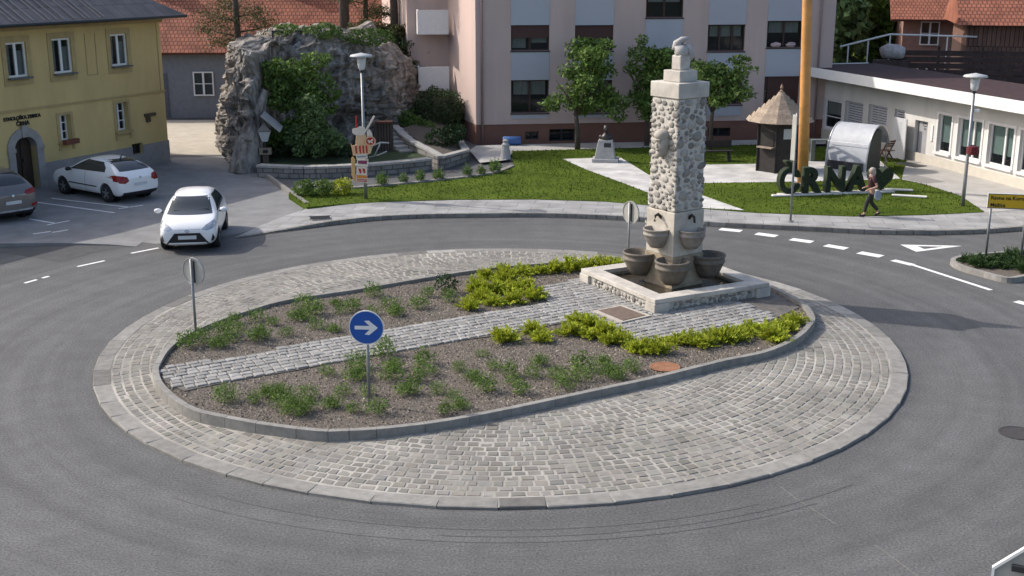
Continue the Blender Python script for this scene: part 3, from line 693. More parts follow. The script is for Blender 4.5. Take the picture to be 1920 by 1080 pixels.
# traffic island on the right
ti = catmull([G(x, y, .1) for x, y in [(1782, 490), (1800, 501), (1845, 514), (1888, 524), (1925, 520), (2020, 500), (2030, 474), (1925, 472), (1840, 477), (1795, 483)]], 4)
tk = MB(); tin = offset_poly(ti, .13)
for i in range(0, len(ti), 2):
    n = len(ti); j = (i + 2) % n; m = (i + 1) % n; tk.tone = U(.95, 1.25)
    tk.prism([ti[i], ti[m], ti[j], tin[j], tin[m], tin[i]], 0, .15)
struct('kerb', tk, m_granite)
struct('soil', MB().poly([Vector((p.x, p.y, .11)) for p in offset_poly(ti, .11)]), m_soil)
m_jun = leafmat('leaf_juniper', (.03, .065, .02), (.045, .085, .028))
jp = [juniper(s, .5, .34) for s in (61, 62)]
plants('creeping_juniper', 'low dark green juniper on the island under the yellow direction sign', 'shrub', 'dark junipers on the right traffic island', jp, [(1815, 492), (1838, 490), (1862, 494), (1880, 503), (1900, 500), (1850, 502), (1898, 488), (1922, 510), (1915, 484), (1940, 496), (1875, 488), (1830, 499), (1960, 490)], .1, .75, 1.1, 9, [m_jun] * 2)

# ------------------------------------------------------------------ buildings
def wall_holes(mb, W_, z0, H, holes, dep, base=0):
    us = sorted({0, W_, *[h[0] for h in holes], *[h[1] for h in holes]}); zs = sorted({z0, H, *[h[2] for h in holes], *[h[3] for h in holes]})
    for a, b in zip(us, us[1:]):
        for c, e in zip(zs, zs[1:]):
            m, n = (a + b) / 2, (c + e) / 2
            if any(h[0] < m < h[1] and h[2] < n < h[3] for h in holes): continue
            mb.quad((a, base, c), (b, base, c), (b, base, e), (a, base, e))
    for a, b, c, e in [h[:4] for h in holes]:
        y = base + dep
        mb.quad((a, base, c), (a, y, c), (a, y, e), (a, base, e)); mb.quad((b, base, c), (b, base, e), (b, y, e), (b, y, c))
        mb.quad((a, base, e), (a, y, e), (b, y, e), (b, base, e)); mb.quad((a, base, c), (b, base, c), (b, y, c), (a, y, c))
def window(par, u0, u1, z0, z1, y, fw=.06, nx=1, zb=(), fm=None, curtain=None, cm=None, sill=None, split=0):
    fm = fm or m_white; f = MB(); d0, d1 = y - .05, y + .02
    f.box(u0, u0 + fw, d0, d1, z0, z1).box(u1 - fw, u1, d0, d1, z0, z1).box(u0 + fw, u1 - fw, d0, d1, z1 - fw, z1).box(u0 + fw, u1 - fw, d0, d1, z0, z0 + fw)
    for k in range(nx):
        c = u0 + (u1 - u0) * (k + 1) / (nx + 1) + split; f.box(c - fw * .75, c + fw * .75, d0 + .004, d1 - .004, z0 + fw, z1 - fw)
    for q in zb:
        zz = z0 + (z1 - z0) * q; f.box(u0 + fw, u1 - fw, d0 + .02, d1 - .02, zz - .02, zz + .02)
    w = f.build('window', fm, par)
    MB().quad((u0 + .03, y, z0 + .03), (u1 - .03, y, z0 + .03), (u1 - .03, y, z1 - .03), (u0 + .03, y, z1 - .03)).build('pane', MATS['glass'], w)
    MB().box(u0 - .15, u1 + .15, y + .5, y + .52, z0 - .1, z1 + .1).build('room', m_room, w)
    if curtain:
        for a, b, za, zt in curtain:
            c = MB(); n = 10; A = u0 + (u1 - u0) * a; Bq = u0 + (u1 - u0) * b
            for k in range(n):
                xa, xb = A + (Bq - A) * k / n, A + (Bq - A) * (k + 1) / n; q = .02 * (k % 2); q2 = .02 * ((k + 1) % 2)
                c.quad((xa, y + .06 + q, z0 + (z1 - z0) * za), (xb, y + .06 + q2, z0 + (z1 - z0) * za), (xb, y + .06 + q2, z0 + (z1 - z0) * zt), (xa, y + .06 + q, z0 + (z1 - z0) * zt))
            c.build('curtain', cm or mat('net_curtain', (.55, .53, .52), .9, .1), w)
    if sill: MB().box(u0 - .06, u1 + .06, y - .32, y - .06, z0 - .06, z0 - .005).build('sill', sill, w)
    return w
# --- yellow house
yfr = G(318, 302); yfl = G(75, 352); dv = (yfr - yfl).normalized(); YL = 18.0; p0 = yfr - dv * YL
F = Facade(p0, yfr); H = 6.1; D = 10.5
yh = thing('yellow_house', 'old two storey yellow house with dark grey roof and arched stone doorway', 'house', p0, F.ang)
m_ywall = mat('yellow_plaster', (.56, .42, .185), .9, .13, .9, .15, 30, stretch=.3); m_ytrim = mat('plaster_trim', (.42, .315, .15), .9, .12, 2)
up = [F.rect(12, 79, 50, 145), F.rect(98, 71.5, 134, 137), F.rect(207, 63.5, 238, 123)]
lw = [F.rect(112, 215, 133, 264), F.rect(218, 192, 240, 245)]
dx0, dz1 = F.uv(24, 262); dx1, _ = F.uv(66, 262); dxc = (dx0 + dx1) / 2; dhw = (dx1 - dx0) / 2; dztop = F.uv(45, 256)[1]; dspring = dztop - dhw * .8
holes = up + lw + [(dxc - dhw, dxc + dhw, 0, dztop)]
bsw = F.rect(249, 286, 269, 302); holes.append((bsw[0], bsw[1], .55, 1.0))
for k in range(1, 3): pass
wb = MB(); wall_holes(wb, YL, 0, H, holes, .3); wb.quad((YL, 0, 0), (YL, D, 0), (YL, D, H), (YL, 0, H)); wb.quad((0, 0, 0), (0, 0, H), (0, D, H), (0, D, 0)); wb.quad((0, D, 0), (0, D, H), (YL, D, H), (YL, D, 0))
wb.build('wall', m_ywall, yh)
pl = MB(); zpl = .95
for a, b in ((0, dxc - dhw - .33), (dxc + dhw + .33, bsw[0]), (bsw[1], YL + .03)): pl.box(a, b, -.035, .002, 0, zpl if a < dxc else .9)
pl.box(bsw[0], bsw[1], -.035, .002, 0, .55)
pl.box(YL + .002, YL + .035, .0, D, 0, .9); pl.build('plinth', mat('grey_plinth', (.26, .25, .245), .9, .18, 1.5, .2, 30), yh)
for r_ in up: window(yh, *r_, .10, .07, 1, (), m_white, [(.06, .3, .03, .97), (.56, .97, .03, .75)], None, mat('zinc_sill', (.10, .115, .12), .5, .1))
for i, r_ in enumerate(lw):
    window(yh, *r_, .26, .055, 1, (.34, .68), m_white, [(.1, .45, .5, .97)])
    MB().box(r_[0] - .14, r_[1] + .14, -.12, -.005, r_[2] - .12, r_[2] - .02).build('sill', m_ytrim, yh)
tb = MB()
u_, zs_ = F.uv(160, 190); 
tb.box(0, YL + .03, -.05, -.002, zs_ - .035, zs_ + .035); tb.box(-.1, YL + .1, -.09, -.002, H - .28, H - .06)
for r_ in up:
    w = .2
    tb.box(r_[0] - w, r_[0], -.03, -.002, r_[2] - .3, r_[3] + .22).box(r_[1], r_[1] + w, -.03, -.002, r_[2] - .3, r_[3] + .22).box(r_[0], r_[1], -.03, -.002, r_[3], r_[3] + .22).box(r_[0], r_[1], -.028, -.002, r_[2] - .3, r_[2] - .1)
for r_ in lw:
    w = .13
    tb.box(r_[0] - w, r_[0], -.03, -.002, r_[2] - .35, r_[3] + .1).box(r_[1], r_[1] + w, -.03, -.002, r_[2] - .35, r_[3] + .1).box(r_[0], r_[1], -.03, -.002, r_[3], r_[3] + .1)
q = F.rect(161, 62, 180, 141)
for a in (q[0], q[1]): tb.box(a - .02, a + .02, -.02, -.002, q[2], q[3])
tb.box(q[0] + .02, q[1] - .02, -.02, -.002, q[2], q[2] + .04)
u_, _ = F.uv(297, 110); tb.box(u_ - .02, u_ + .02, -.02, -.002, zs_ + .035, H - .3)
tb.build('plaster_band', m_ytrim, yh)
# door
sd_ = MB(); n = 14; arc = [(dxc - dhw * math.cos(math.pi * k / n), dspring + (dztop - dspring) * math.sin(math.pi * k / n)) for k in range(n + 1)]
arco = [(dxc - (dhw + .3) * math.cos(math.pi * k / n), dspring + (dztop - dspring + .32) * math.sin(math.pi * k / n)) for k in range(n + 1)]
for k in range(n):
    P = [arc[k], arc[k + 1], arco[k + 1], arco[k]]
    sd_.add([(p[0], y, p[1]) for y in (-.07, .28) for p in P], [(0, 1, 2, 3), (3, 2, 6, 7), (0, 1, 5, 4)])
for s in (-1, 1):
    a, b = sorted((dxc + s * dhw, dxc + s * (dhw + .3))); sd_.box(a, b, -.07, .29, 0, dspring); sd_.box(a - .03, b + .03, -.1, -.07, dspring - .12, dspring + .02)
sd_.box(dxc - .14, dxc + .14, -.12, -.071, dztop - .02, dztop + .42)
# spandrels beside the arch
for k in range(n):
    P = [arco[k], arco[k + 1], (arco[k + 1][0], dztop + .36), (arco[k][0], dztop + .36)]
dr_ = sd_.build('door_surround', mat('door_stone', (.30, .285, .27), .9, .18, 3, .3, 40), yh)
fl = MB(); poly = [(dxc - dhw, 0), *arc, (dxc + dhw, 0)]
fl.add([(p[0], .27, p[1]) for p in poly], [tuple(t) for t in tessellate_polygon([[Vector((p[0], p[1], 0)) for p in poly]])])
dd = fl.build('door', mat('old_wood', (.04, .026, .018), .75, .3, 4, .3, 30), yh)
hl = MB()
for k in range(n):
    if k < n: hl.add([(arc[k][0], .02, arc[k][1]), (arc[k + 1][0], .02, arc[k + 1][1]), (arc[k + 1][0], .02, dztop + .004), (arc[k][0], .02, dztop + .004)], [(0, 1, 2, 3)])
hl.build('arch_fill', m_ywall, yh)
MB().box(dxc - .01, dxc + .01, .24, .268, 0, dztop - .1).build('door_gap', m_black, dd); MB().box(dxc + .06, dxc + .1, .2, .266, 1.0, 1.14).build('handle', m_dark, dd)
window(yh, bsw[0], bsw[1], .55, 1.0, .2, .05, 1, (), m_dark)
u_, z_ = F.uv(41, 218); text('lettering', 'ETNOLOŠKA ZBIRKA', .18, m_black, yh, (u_, -.02, z_ - .1), (R(90), 0, 0), .012, .006)
u_, z_ = F.uv(42, 229.5); text('lettering', 'ČRNA', .215, m_black, yh, (u_, -.02, z_ - .1), (R(90), 0, 0), .012, .006)
q = F.rect(270, 212, 290, 226); MB().box(q[0], q[1], -.1, -.002, q[3] - .12, q[3]).box(q[0] + .08, q[0] + .3, -.09, -.002, q[3] - .35, q[3] - .121).build('niche_bracket', mat('brown_relief', (.09, .065, .045), .9, .2), yh)
MB().box(lw[0][0] - .04, lw[0][1] + .1, -.3, -.125, lw[0][2] - .12, lw[0][2] + .06).build('flower_box', mat('flower_box', (.16, .06, .035), .85, .5, 20), yh)
# roof
ov = .75; rz = H + .02; rg_ = rz + (D / 2 + ov) * .62
x0, x1, y0, y1 = -ov, YL + ov, -ov, D + ov; ra, rb = x0 + 5.5, x1 - 5.5; ym = D / 2
rf = MB(); V = [(x0, y0, rz), (x1, y0, rz), (x1, y1, rz), (x0, y1, rz), (ra, ym, rg_), (rb, ym, rg_)]
rf.add(V, [(0, 1, 5, 4), (1, 2, 5), (2, 3, 4, 5), (3, 0, 4)]); V2 = [(v[0], v[1], v[2] - .12) for v in V[:4]]
rf.add(V[:4] + V2, [(0, 1, 5, 4), (1, 2, 6, 5), (2, 3, 7, 6), (3, 0, 4, 7), (4, 5, 6, 7)])
def seam_roof(name, c, c2, sx, ax):
    return brickmat(name, c, c2, tuple(k * .45 for k in c), *sx, .02, .55, .4, ax, .5)
roof = rf.build('roof', brickmat('grey_roofing', (.075, .07, .072), (.10, .093, .095), (.05, .05, .055), .55, 2.2, .03, .5, .5), yh)
sn = MB(); sl = (rg_ - rz) / (ym - y0)
random.seed(17)
x = x0 + .3
while x < rb + 1:
    w = .04; m_ = min(4.5, x - x0, ) ; 
    ln = U(1.5, 3.2); ln = min(ln, (x - x0) * .95)
    if ln > .3: sn.add([(x, y0 + .03, rz + .03 * sl), (x + w, y0 + .03, rz + .03 * sl), (x + w, y0 + ln, rz + ln * sl), (x, y0 + ln, rz + ln * sl), (x, y0 + .03, rz + .03 * sl + .05), (x + w, y0 + .03, rz + .03 * sl + .05), (x + w, y0 + ln, rz + ln * sl + .05), (x, y0 + ln, rz + ln * sl + .05)], [(4, 5, 6, 7), (0, 1, 5, 4), (1, 2, 6, 5), (3, 0, 4, 7)])
    x += random.choice([.25, .35, .5, .9])
for yy_ in (1.9, 3.3): sn.box(x0 + yy_ + .3, x1 - yy_, y0 + yy_, y0 + yy_ + .05, rz + yy_ * sl + .03, rz + yy_ * sl + .14)
sn.build('roof_batten', mat('grey_batten', (.17, .165, .17), .5, .2, 3), roof)
gb = MB(); gb.tube([(x0, y0 - .06, rz - .06), (x1, y0 - .06, rz - .06)], .07, 8); gb.build('gutter', m_dark, roof)
MB().box(YL * .45, YL * .45 + .7, ym + .6, ym + 1.3, rg_ - 1.2, rg_ + .9).build('chimney', mat('brick_red', (.22, .09, .06), .9, .2), roof)

# --- pink apartment block
A = G(893, 272); Bp = G(1551, 260); F = Facade(A, Bp); PW = F.len; PH = 12.6; PD = 11
ph = thing('apartment_block', 'pink apartment block with pale lilac window bands and red brown plinth', 'building', A, F.ang)
m_pink = mat('pink_plaster', (.53, .41, .37), .9, .09, .9, .1, 30, stretch=.12); m_lil = mat('lilac_panel', (.42, .43, .47), .8, .04, .5); m_plin = mat('brown_plinth', (.20, .10, .075), .9, .12, 1)
zp = F.uv(900, 234)[1]
cols = [((958, 1030), [(-66, -16), (47, 95), (150, 212)]), ((1078, 1150), [(-66, -16), (47, 95), (150, 212)]), ((1210, 1280), [(-20, 33), (92, 140)]), ((1327, 1397), [(-66, -16), (46, 96), (146, 196)]), ((1438, 1504), [(-66, -16), (39, 89), (143, 196)])]
holes = []; pan = []
for (xa, xb), rows in cols:
    rs = [F.rect(xa, a, xb, b) for a, b in rows]; u0 = sum(r[0] for r in rs) / len(rs); u1 = sum(r[1] for r in rs) / len(rs)
    zs = []
    for r in rs: holes.append((u0, u1, r[2], r[3])); zs.append((r[2], r[3]))
    holes.append((u0, u1, zs[0][1] + 1.35, zs[0][1] + 2.65)); zs.append((zs[0][1] + 1.35, zs[0][1] + 2.65)) if zs[0][1] + 2.7 < PH else holes.pop()
    zs.sort(); e = zp + .25
    for a, b in zs: pan.append((u0, u1, e, a)); e = b
    pan.append((u0, u1, e, PH - .4))
wins = list(holes)
cel = [F.rect(1328, 240, 1370, 256), F.rect(985, 247, 1010, 262), F.rect(1030, 242, 1078, 265)]
wb = MB(); wall_holes(wb, PW, zp, PH, wins, .22)
ca = Vector((math.sin(R(-17.6) + F.ang), math.cos(R(-17.6) + F.ang), 0)); ca = Vector((ca.x, ca.y, 0)).normalized()
c1 = ca * 4.9; L2 = 2.0; c2 = c1 + Vector((-L2, .25, 0)); c3 = c2 + ca * 6.0
bk = Vector((PW, PD, 0)); pts = [Vector((0, 0, 0)), c1, c2, c3, Vector((c3.x, PD, 0)) if c3.y < PD else c3, bk, Vector((PW, 0, 0))]
for a, b in zip(pts, pts[1:]): wb.quad((a.x, a.y, zp), (b.x, b.y, zp), (b.x, b.y, PH), (a.x, a.y, PH))
wb.build('wall', m_pink, ph)
pb = MB(); wall_holes(pb, PW, -.1, zp, [c for c in cel if c[3] < zp], .25, .04)
for a, b in zip(pts, pts[1:]):
    n = Vector((-(b - a).y, (b - a).x, 0)).normalized() * -.04; pb.quad((a.x - n.x * 0, a.y, -.1), (b.x, b.y, -.1), (b.x, b.y, zp), (a.x, a.y, zp))
pb.quad((0, 0, zp), (PW, 0, zp), (PW, .04, zp), (0, .04, zp))
pb.build('plinth', m_plin, ph)
for c in cel:
    if c[3] < zp: window(ph, *c, .24, .05, 1, (), m_dark)
for a, b, c, e in pan:
    if e - c > .1: MB().box(a, b, -.03, .001, c, e).build('window_panel', m_lil, ph)
m_brn = mat('brown_frame', (.05, .025, .02), .6, .15)
m_shut = mat('brown_shutter', (.075, .035, .03), .7, .12, 12)
for k, r in enumerate(wins):
    lowr = r[2] < 3.2
    w = window(ph, *r, .17, .06, 1 if k % 3 else 2, (), m_brn, [(.05, .4, .1, .95), (.55, .95, .3, .95)] if k % 2 else [(.08, .92, .55, .97)], mat('net_curtain', (.55, .53, .52)), None)
    if k % 4 == 1 or k in (0, 3): MB().box(r[0] + .03, r[1] - .03, .08, .11, r[3] - (r[3] - r[2]) * .5, r[3] - .02).build('awning', m_shut, w)
    MB().box(r[0] - .03, r[1] + .03, -.06, .1, r[2] - .06, r[2] - .002).build('sill', m_brn, w)
u5 = F.rect(1440, 40, 1503, 88); fbx = MB()
random.seed(3)
for a in (.25, .68): fbx.ell((u5[0] + (u5[1] - u5[0]) * a, -.02, u5[2] + .1), (.24, .12, .12), 10, 6, rough=.2)
fbx.build('flower_pot', mat('pale_flowers', (.45, .33, .33), .9, .6, 22), ph)
rp_ = F.rect(1438, 143, 1504, 198); MB().box(rp_[0] + .02, rp_[1] - .02, .05, .09, rp_[2], rp_[3]).build('shutter', m_shut, ph)
dp = MB(); u_, _ = F.uv(903.5, 150); dp.tube([(u_, -.09, .1), (u_, -.09, PH)], .055, 8)
for z in (1.5, 4, 6.5, 9): dp.box(u_ - .07, u_ + .07, -.1, .001, z, z + .04)
u_, _ = F.uv(1534, 100); dp.tube([(u_, -.09, .1), (u_, -.09, PH)], .05, 8)
dp.build('drainpipe', mat('drainpipe', (.30, .22, .21), .5, .1), ph, smooth=True)
# balconies in the inner corner
for z in (2.3, 5.0, 7.7, 10.4):
    a = c1 + Vector((-1.55, .1, 0)); bb = MB()
    bb.box(a.x, a.x + 1.5, a.y - 1.15, a.y + .02, z - .15, z); 
    bal = bb.build('balcony', m_white, ph); MB().box(a.x + .002, a.x + 1.498, a.y - 1.15, a.y - 1.08, z + .002, z + 1.0).box(a.x + .002, a.x + .07, a.y - 1.078, a.y, z + .002, z + 1.0).build('parapet', m_white, bal)
    MB().box(a.x + .5, a.x + 1.6, a.y + .06, a.y + .12, z + .01, z + 2.1).build('balcony_door', m_black, bal)
fp_ = [p for p in pts]
MB().prism([(p.x, p.y) for p in offset_poly(pts, -.6)], PH, PH + .25).build('roof', mat('red_roof', (.30, .10, .06), .8, .2), ph)

# --- low white building
A = G(1525, 256); Bp = G(1920, 362); dv = (Bp - A).normalized(); A = A - dv * .6; F = Facade(A, A + dv * 26); WWd = 26
wh = thing('white_building', 'low white flat roofed building with large windows and open doorway', 'building', A, F.ang)
zt = TZ(Bp, 199)
HW = F.uv(1700, 172)[1]; zf = .45
ws = [(1545, 187, 1577, 243), (1583, 191, 1617, 250), (1627, 197.5, 1662, 258), (1675, 205, 1694, 268)]
w2 = [(1758, 217.5, 1783, 287), (1795, 225.5, 1840, 298), (1852, 235, 1900, 312), (1911, 244, 1960, 327), (1975, 256, 2030, 345)]
hs1 = [F.rect(*q) for q in ws]; hs2 = [F.rect(*q) for q in w2]
zl = min(h[2] for h in hs1); 
dq = F.rect(1713, 226, 1737, 303); door = (dq[0], dq[1], .02, dq[3])
zhi = sum(h[3] for h in hs2) / len(hs2); zlo = sum(h[2] for h in hs2) / len(hs2)
hs2 = [(h[0], h[1], zlo, zhi) for h in hs2]
wb = MB(); DW = 3.3; OVW = 1.0
HWALL = HW + .25
wall_holes(wb, WWd, 0, HWALL, hs1 + hs2 + [door], .2); wb.quad((WWd, 0, 0), (WWd, DW, 0), (WWd, DW, HWALL), (WWd, 0, HWALL)); wb.quad((0, 0, 0), (0, DW, 0), (0, DW, HWALL), (0, 0, HWALL)); wb.quad((0, DW, 0), (0, DW, HWALL), (WWd, DW, HWALL), (WWd, DW, 0))
wb.build('wall', mat('white_plaster', (.62, .60, .565), .9, .1, 1.0, .1, 30, stretch=.25), wh)
MB().box(-.3, WWd + .4, -OVW, DW + .4, HWALL - .06, HWALL + .22).build('roof', mat('roof_gravel', (.045, .022, .022), .9, .4, 3), wh)
fs_ = MB(); fs_.box(-.32, WWd + .42, -OVW - .05, -OVW - .002, HWALL - .14, HWALL + .30); fs_.box(-.35, -.302, -OVW, DW, HWALL - .1, HWALL + .26); fs_.build('fascia', mat('white_fascia', (.78, .77, .75), .5, .05), wh)
m_wf = mat('white_frame', (.72, .70, .70), .5, .05)
window(wh, *hs1[0], .12, .09, 0, (.42,), m_wf, [(.05, .95, .5, .97)])
for h in hs1[1:]:
    lv = MB(); n = 13
    for k in range(n):
        z = h[2] + (h[3] - h[2]) * (k + .5) / n; lv.add([(h[0], .14, z + .035), (h[1], .14, z + .035), (h[1], .06, z - .035), (h[0], .06, z - .035)], [(0, 1, 2, 3)])
    w = window(wh, *h, .17, .05, 0, (), m_wf); lv.build('louvre', mat('louvre', (.50, .50, .52), .5, .06), w)
for i, h in enumerate(hs2):
    bl = MB()
    w = window(wh, *h, .15, .06, 0 if i == 0 else 1, (), m_wf, None, None, None, split=0 if i == 0 else .12)
    MB().box(h[0] + .05, h[1] - .05, .19, .2, h[2] + (h[3] - h[2]) * .26, h[3] - .05).build('blind', mat('pale_blind', (.42, .52, .50), .85, .05), w)
    MB().box(h[0] - .1, h[1] + .1, -.1, -.002, h[2] - .1, h[2] - .01).build('sill', m_wf, w)
    f = MB(); f.box(h[0] - .1, h[0] - .001, -.03, -.001, h[2] - .008, h[3] + .08).box(h[1] + .001, h[1] + .1, -.03, -.001, h[2] - .008, h[3] + .08).box(h[0], h[1], -.03, -.001, h[3], h[3] + .08); f.build('window_trim', m_wf, w)
    MB().lathe([(.07, 0), (.1, .18), (.02, .18)], 10, ((h[0] * .4 + h[1] * .6), .3, h[2] + .05)).build('flower_pot', mat('pot_brown', (.16, .07, .05), .8, .2), w)
MB().box(door[0] - .3, door[1] + .3, .8, .85, 0, door[3] + .1).build('hallway', m_room, wh)
MB().box(door[0] + .1, door[1], .15, .2, .02, door[3]).build('inner_door', mat('grey_door', (.33, .33, .34), .6, .08), wh)
ldm = mat('door_leaf', (.56, .56, .57), .45, .05)
MB().box(door[0] - .98, door[0] - .02, -.4, -.35, .1, door[3] + .02).build('door', ldm, wh, bevel=.01)
MB().box(door[0] - .66, door[0] - .32, -.403, -.401, door[3] - .95, door[3] - .15).build('door_glass', mat('bright_glass', (.5, .52, .52), .15, .05), wh)
em = MB(); em.lathe([(.14, 0), (.17, 0)], 24, close=False); em.v = [(door[0] + .52 + v[0], .146, 1.75 + v[1]) for v in em.v]; em.box(door[0] + .42, door[0] + .62, .143, .147, 1.72, 1.76).box(door[0] + .44, door[0] + .6, .143, .147, 1.48, 1.52); em.build('door_emblem', m_dark, wh)
MB().box(door[1] + .28, door[1] + .42, -.04, -.002, 1.1, 1.75).build('notice', m_white, wh)
MB().box(0, WWd, -.02, -.002, .002, .5).build('skirting', mat('cream_skirting', (.52, .48, .41), .9, .08), wh)

# --- background houses
m_tile = brickmat('red_tiles', (.34, .125, .075), (.27, .10, .06), (.13, .05, .035), .22, .3, .03, .85, .9)
def gable_house(name, label, loc, rz, L_, D_, H_, pitch, wm_, extras=None, ovh=.5):
    h = thing(name, label, 'house', loc, rz)
    r = H_ + math.tan(pitch) * D_ / 2
    w = MB(); w.quad((0, 0, -.1), (L_, 0, -.1), (L_, 0, H_), (0, 0, H_)); w.quad((0, D_, -.1), (L_, D_, -.1), (L_, D_, H_), (0, D_, H_))
    for x in (0, L_): w.add([(x, 0, -.1), (x, D_, -.1), (x, D_, H_), (x, D_ / 2, r), (x, 0, H_)], [(0, 1, 2, 3, 4)])
    w.build('wall', wm_, h); s_ = math.tan(pitch); sq = math.hypot(D_ / 2 + ovh, (D_ / 2 + ovh) * s_)
    for sgn in (0, 1):
        q = MB(); q.box(-ovh, L_ + ovh, 0, sq, .0, .14); o = q.build('roof', m_tile, h)
        o.location = (0, -ovh, H_ - ovh * s_ + .02); o.rotation_euler = (pitch, 0, 0)
        if sgn: o.location = (L_, D_ + ovh, H_ - ovh * s_ + .02); o.rotation_euler = (pitch, 0, math.pi)
    if extras: extras(h)
    return h
def ex1(h):
    MB().box(3.2, 5.8, -.05, -.002, 0, 2.4).build('garage_door', mat('slate_door', (.10, .115, .14), .7, .1, 6), h)
    for x in (1.2, 7.2, 12.5): window(h, x, x + 1.1, 1.2, 2.5, -.06, .07, 1, (.5,), m_white)
    MB().box(3.6, 4.4, 3.4, 4.1, 5, 8.6).build('chimney', mat('brick_red', (.22, .09, .06)), h); MB().box(11, 11.8, 3.4, 4.1, 5, 8.6).build('chimney', mat('brick_red', (.22, .09, .06)), h)
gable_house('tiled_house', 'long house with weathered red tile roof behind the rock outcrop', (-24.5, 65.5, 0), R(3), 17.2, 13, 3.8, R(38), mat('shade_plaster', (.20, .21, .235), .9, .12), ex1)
def ex2(h):
    for x in (1, 3.5, 6.2): window(h, x, x + 1.1, 3.4, 4.8, -.06, .07, 1, (.5,), m_white)
    window(h, 1, 2.1, 1, 2.3, -.06, .07, 1, (.5,), m_white)
gable_house('tiled_house', 'house with orange red tile roof at the upper right behind the barn', (23.6, 74, 0), R(-12), 16, 11, 5.3, R(32), mat('brown_plaster', (.27, .16, .13), .9, .12), ex2, .8)
gable_house('grey_house', 'pale grey house between the rock and the apartment block', (-7.5, 78, 0), R(4), 7, 8, 4.2, R(35), mat('pale_plaster', (.42, .43, .45), .9, .1), lambda h: window(h, 1.2, 2.4, 2.2, 3.5, -.06, .07, 1, (.5,), m_white))
bn = thing('wooden_barn', 'brown weathered plank barn behind the white building', 'barn', (23.6, 63.5, 0), R(-14))
m_plank = brickmat('planks', (.20, .115, .085), (.15, .085, .065), (.06, .035, .03), .22, 4, .02, .9, .5, (R(90), 0, 0))
MB().box(0, 9, 0, 7, -.1, 5.2).build('wall', m_plank, bn)
rb_ = MB(); rb_.add([(-.5, -.6, 5.1), (9.5, -.6, 5.1), (9.5, 3.5, 7.4), (-.5, 3.5, 7.4), (-.5, 7.6, 5.1), (9.5, 7.6, 5.1)], [(0, 1, 2, 3), (3, 2, 5, 4), (0, 3, 4), (1, 5, 2)]); rb_.build('roof', m_tile, bn)
MB().box(2.5, 4.6, -.06, -.002, 0, 2.6).build('barn_door', mat('old_wood', (.04, .026, .018)), bn)
fn = thing('wooden_fence', 'dark horizontal board fence behind the roof of the white building', 'fence', (19.6, 62.5, 0), R(-10))
fb_ = MB()
for z in range(12): fb_.box(0, 6.5, -.02, .02, .1 + z * .32, .36 + z * .32)
fb_.build('boards', mat('dark_boards', (.06, .04, .035), .9, .35, 3), fn)
for k in range(4): MB().box(k * 2.12, k * 2.12 + .12, .02, .14, -.1, 4.1).build('post', mat('old_wood', (.04, .026, .018)), fn)
pg = thing('pergola', 'thin white pergola frame standing behind the white building', 'pergola', (17.6, 64, 0), R(-6))
for x, z in ((0, 4.0), (1.0, 4.25), (2.1, 4.55), (5, 4.55)): MB().box(x, x + .06, 0, .06, -.1, z).build('post', m_white, pg)
MB().tube([(-.4, 0, 3.95), (2.1, 0, 4.6), (6.5, 0, 4.5)], .05, 6).build('beam', m_white, pg)
g = Vector((19.3, 62.0)); o = MB(); random.seed(5); o.tube([(-.5, 0, 0), (-.2, 0, .1), (.3, 0, .05), (.6, 0, 0)], [.3, .38, .38, .3], 12); o = o.build('tarpaulin_roll', mat('pale_tarp', (.40, .37, .36), .8, .35, 4, .5, 8), smooth=True); o.location = (19.35, 62.2, 3.75); tag(o, 'crumpled pale tarpaulin roll beside the dark board fence', 'tarpaulin')
st_ = MB().box(-.8, .9, -.4, .4, 0, 3.4).build('storage_crate', mat('dark_boards', (.06, .04, .035))); st_.location = (19.35, 62.2, 0); tag(st_, 'dark timber stack carrying the tarpaulin roll', 'timber stack')

# ------------------------------------------------------------------ rock outcrop
fpts = [G(446, 318), G(480, 322), G(520, 300), G(620, 288), G(700, 280), G(768, 262), Vector((-3.6, 63.5, 0)), Vector((-8, 64.8, 0)), Vector((-13.4, 63, 0)), Vector((-13.6, 56, 0)), G(424, 296)]
foot = catmull(fpts, 16); nc = len(foot); cen = Vector((-8.9, 56.5, 0)); rk = MB(); nh = 46; RH = 4.75
def ridged(p): 
    a = 0; s = 1; f = 1
    for _ in range(5): a += s * (1 - abs(noise.noise(p * f)) * 2); s *= .5; f *= 2.1
    return a
rows = nh + 14
for j in range(rows + 1):
    for k in range(nc):
        b = foot[k]; dv = b - cen
        if j <= nh: t = j / nh; sc_ = 1 - .10 * t ** 1.5; z = RH * t
        else: t = (j - nh) / 14; sc_ = .9 * (1 - t); z = RH + .35 * math.sin(t * 1.5)
        p = cen + dv * sc_; p.z = z; p.x += .5 * (t if j <= nh else 1) * max(0, -(b.x + 11)) * .4
        hvar = 1 + .12 * noise.noise(Vector((p.x * .5, p.y * .5, 3)))
        if p.x > -7: hvar *= max(.62, 1 - (p.x + 7) * .12)
        p.z *= hvar
        q = Vector((p.x * .55, p.y * .55, p.z * .9)); dsp = .40 * (ridged(q * 1.3) - 1.0) + .14 * noise.noise(Vector((p.x * 5, p.y * 5, p.z * 1.6))) + .10 * noise.noise(Vector((p.x * 1.2, p.y * 1.2, p.z * 6)))
        n = dv.normalized(); n.z = .2 if j <= nh else 1.2
        if j > 0: p += n * dsp * (1 if j <= nh else .5)
        # cave mouth
        cv = (p - Vector((-7.1, 55.2, 1.9))).length
        if cv < 1.5 and j <= nh: p -= dv.normalized() * (1.5 - cv) * 1.3
        rk.v.append(tuple(p))
for j in range(rows):
    for k in range(nc): rk.f.append((j * nc + k, j * nc + (k + 1) % nc, (j + 1) * nc + (k + 1) % nc, (j + 1) * nc + k)); rk.c.append(1.0)
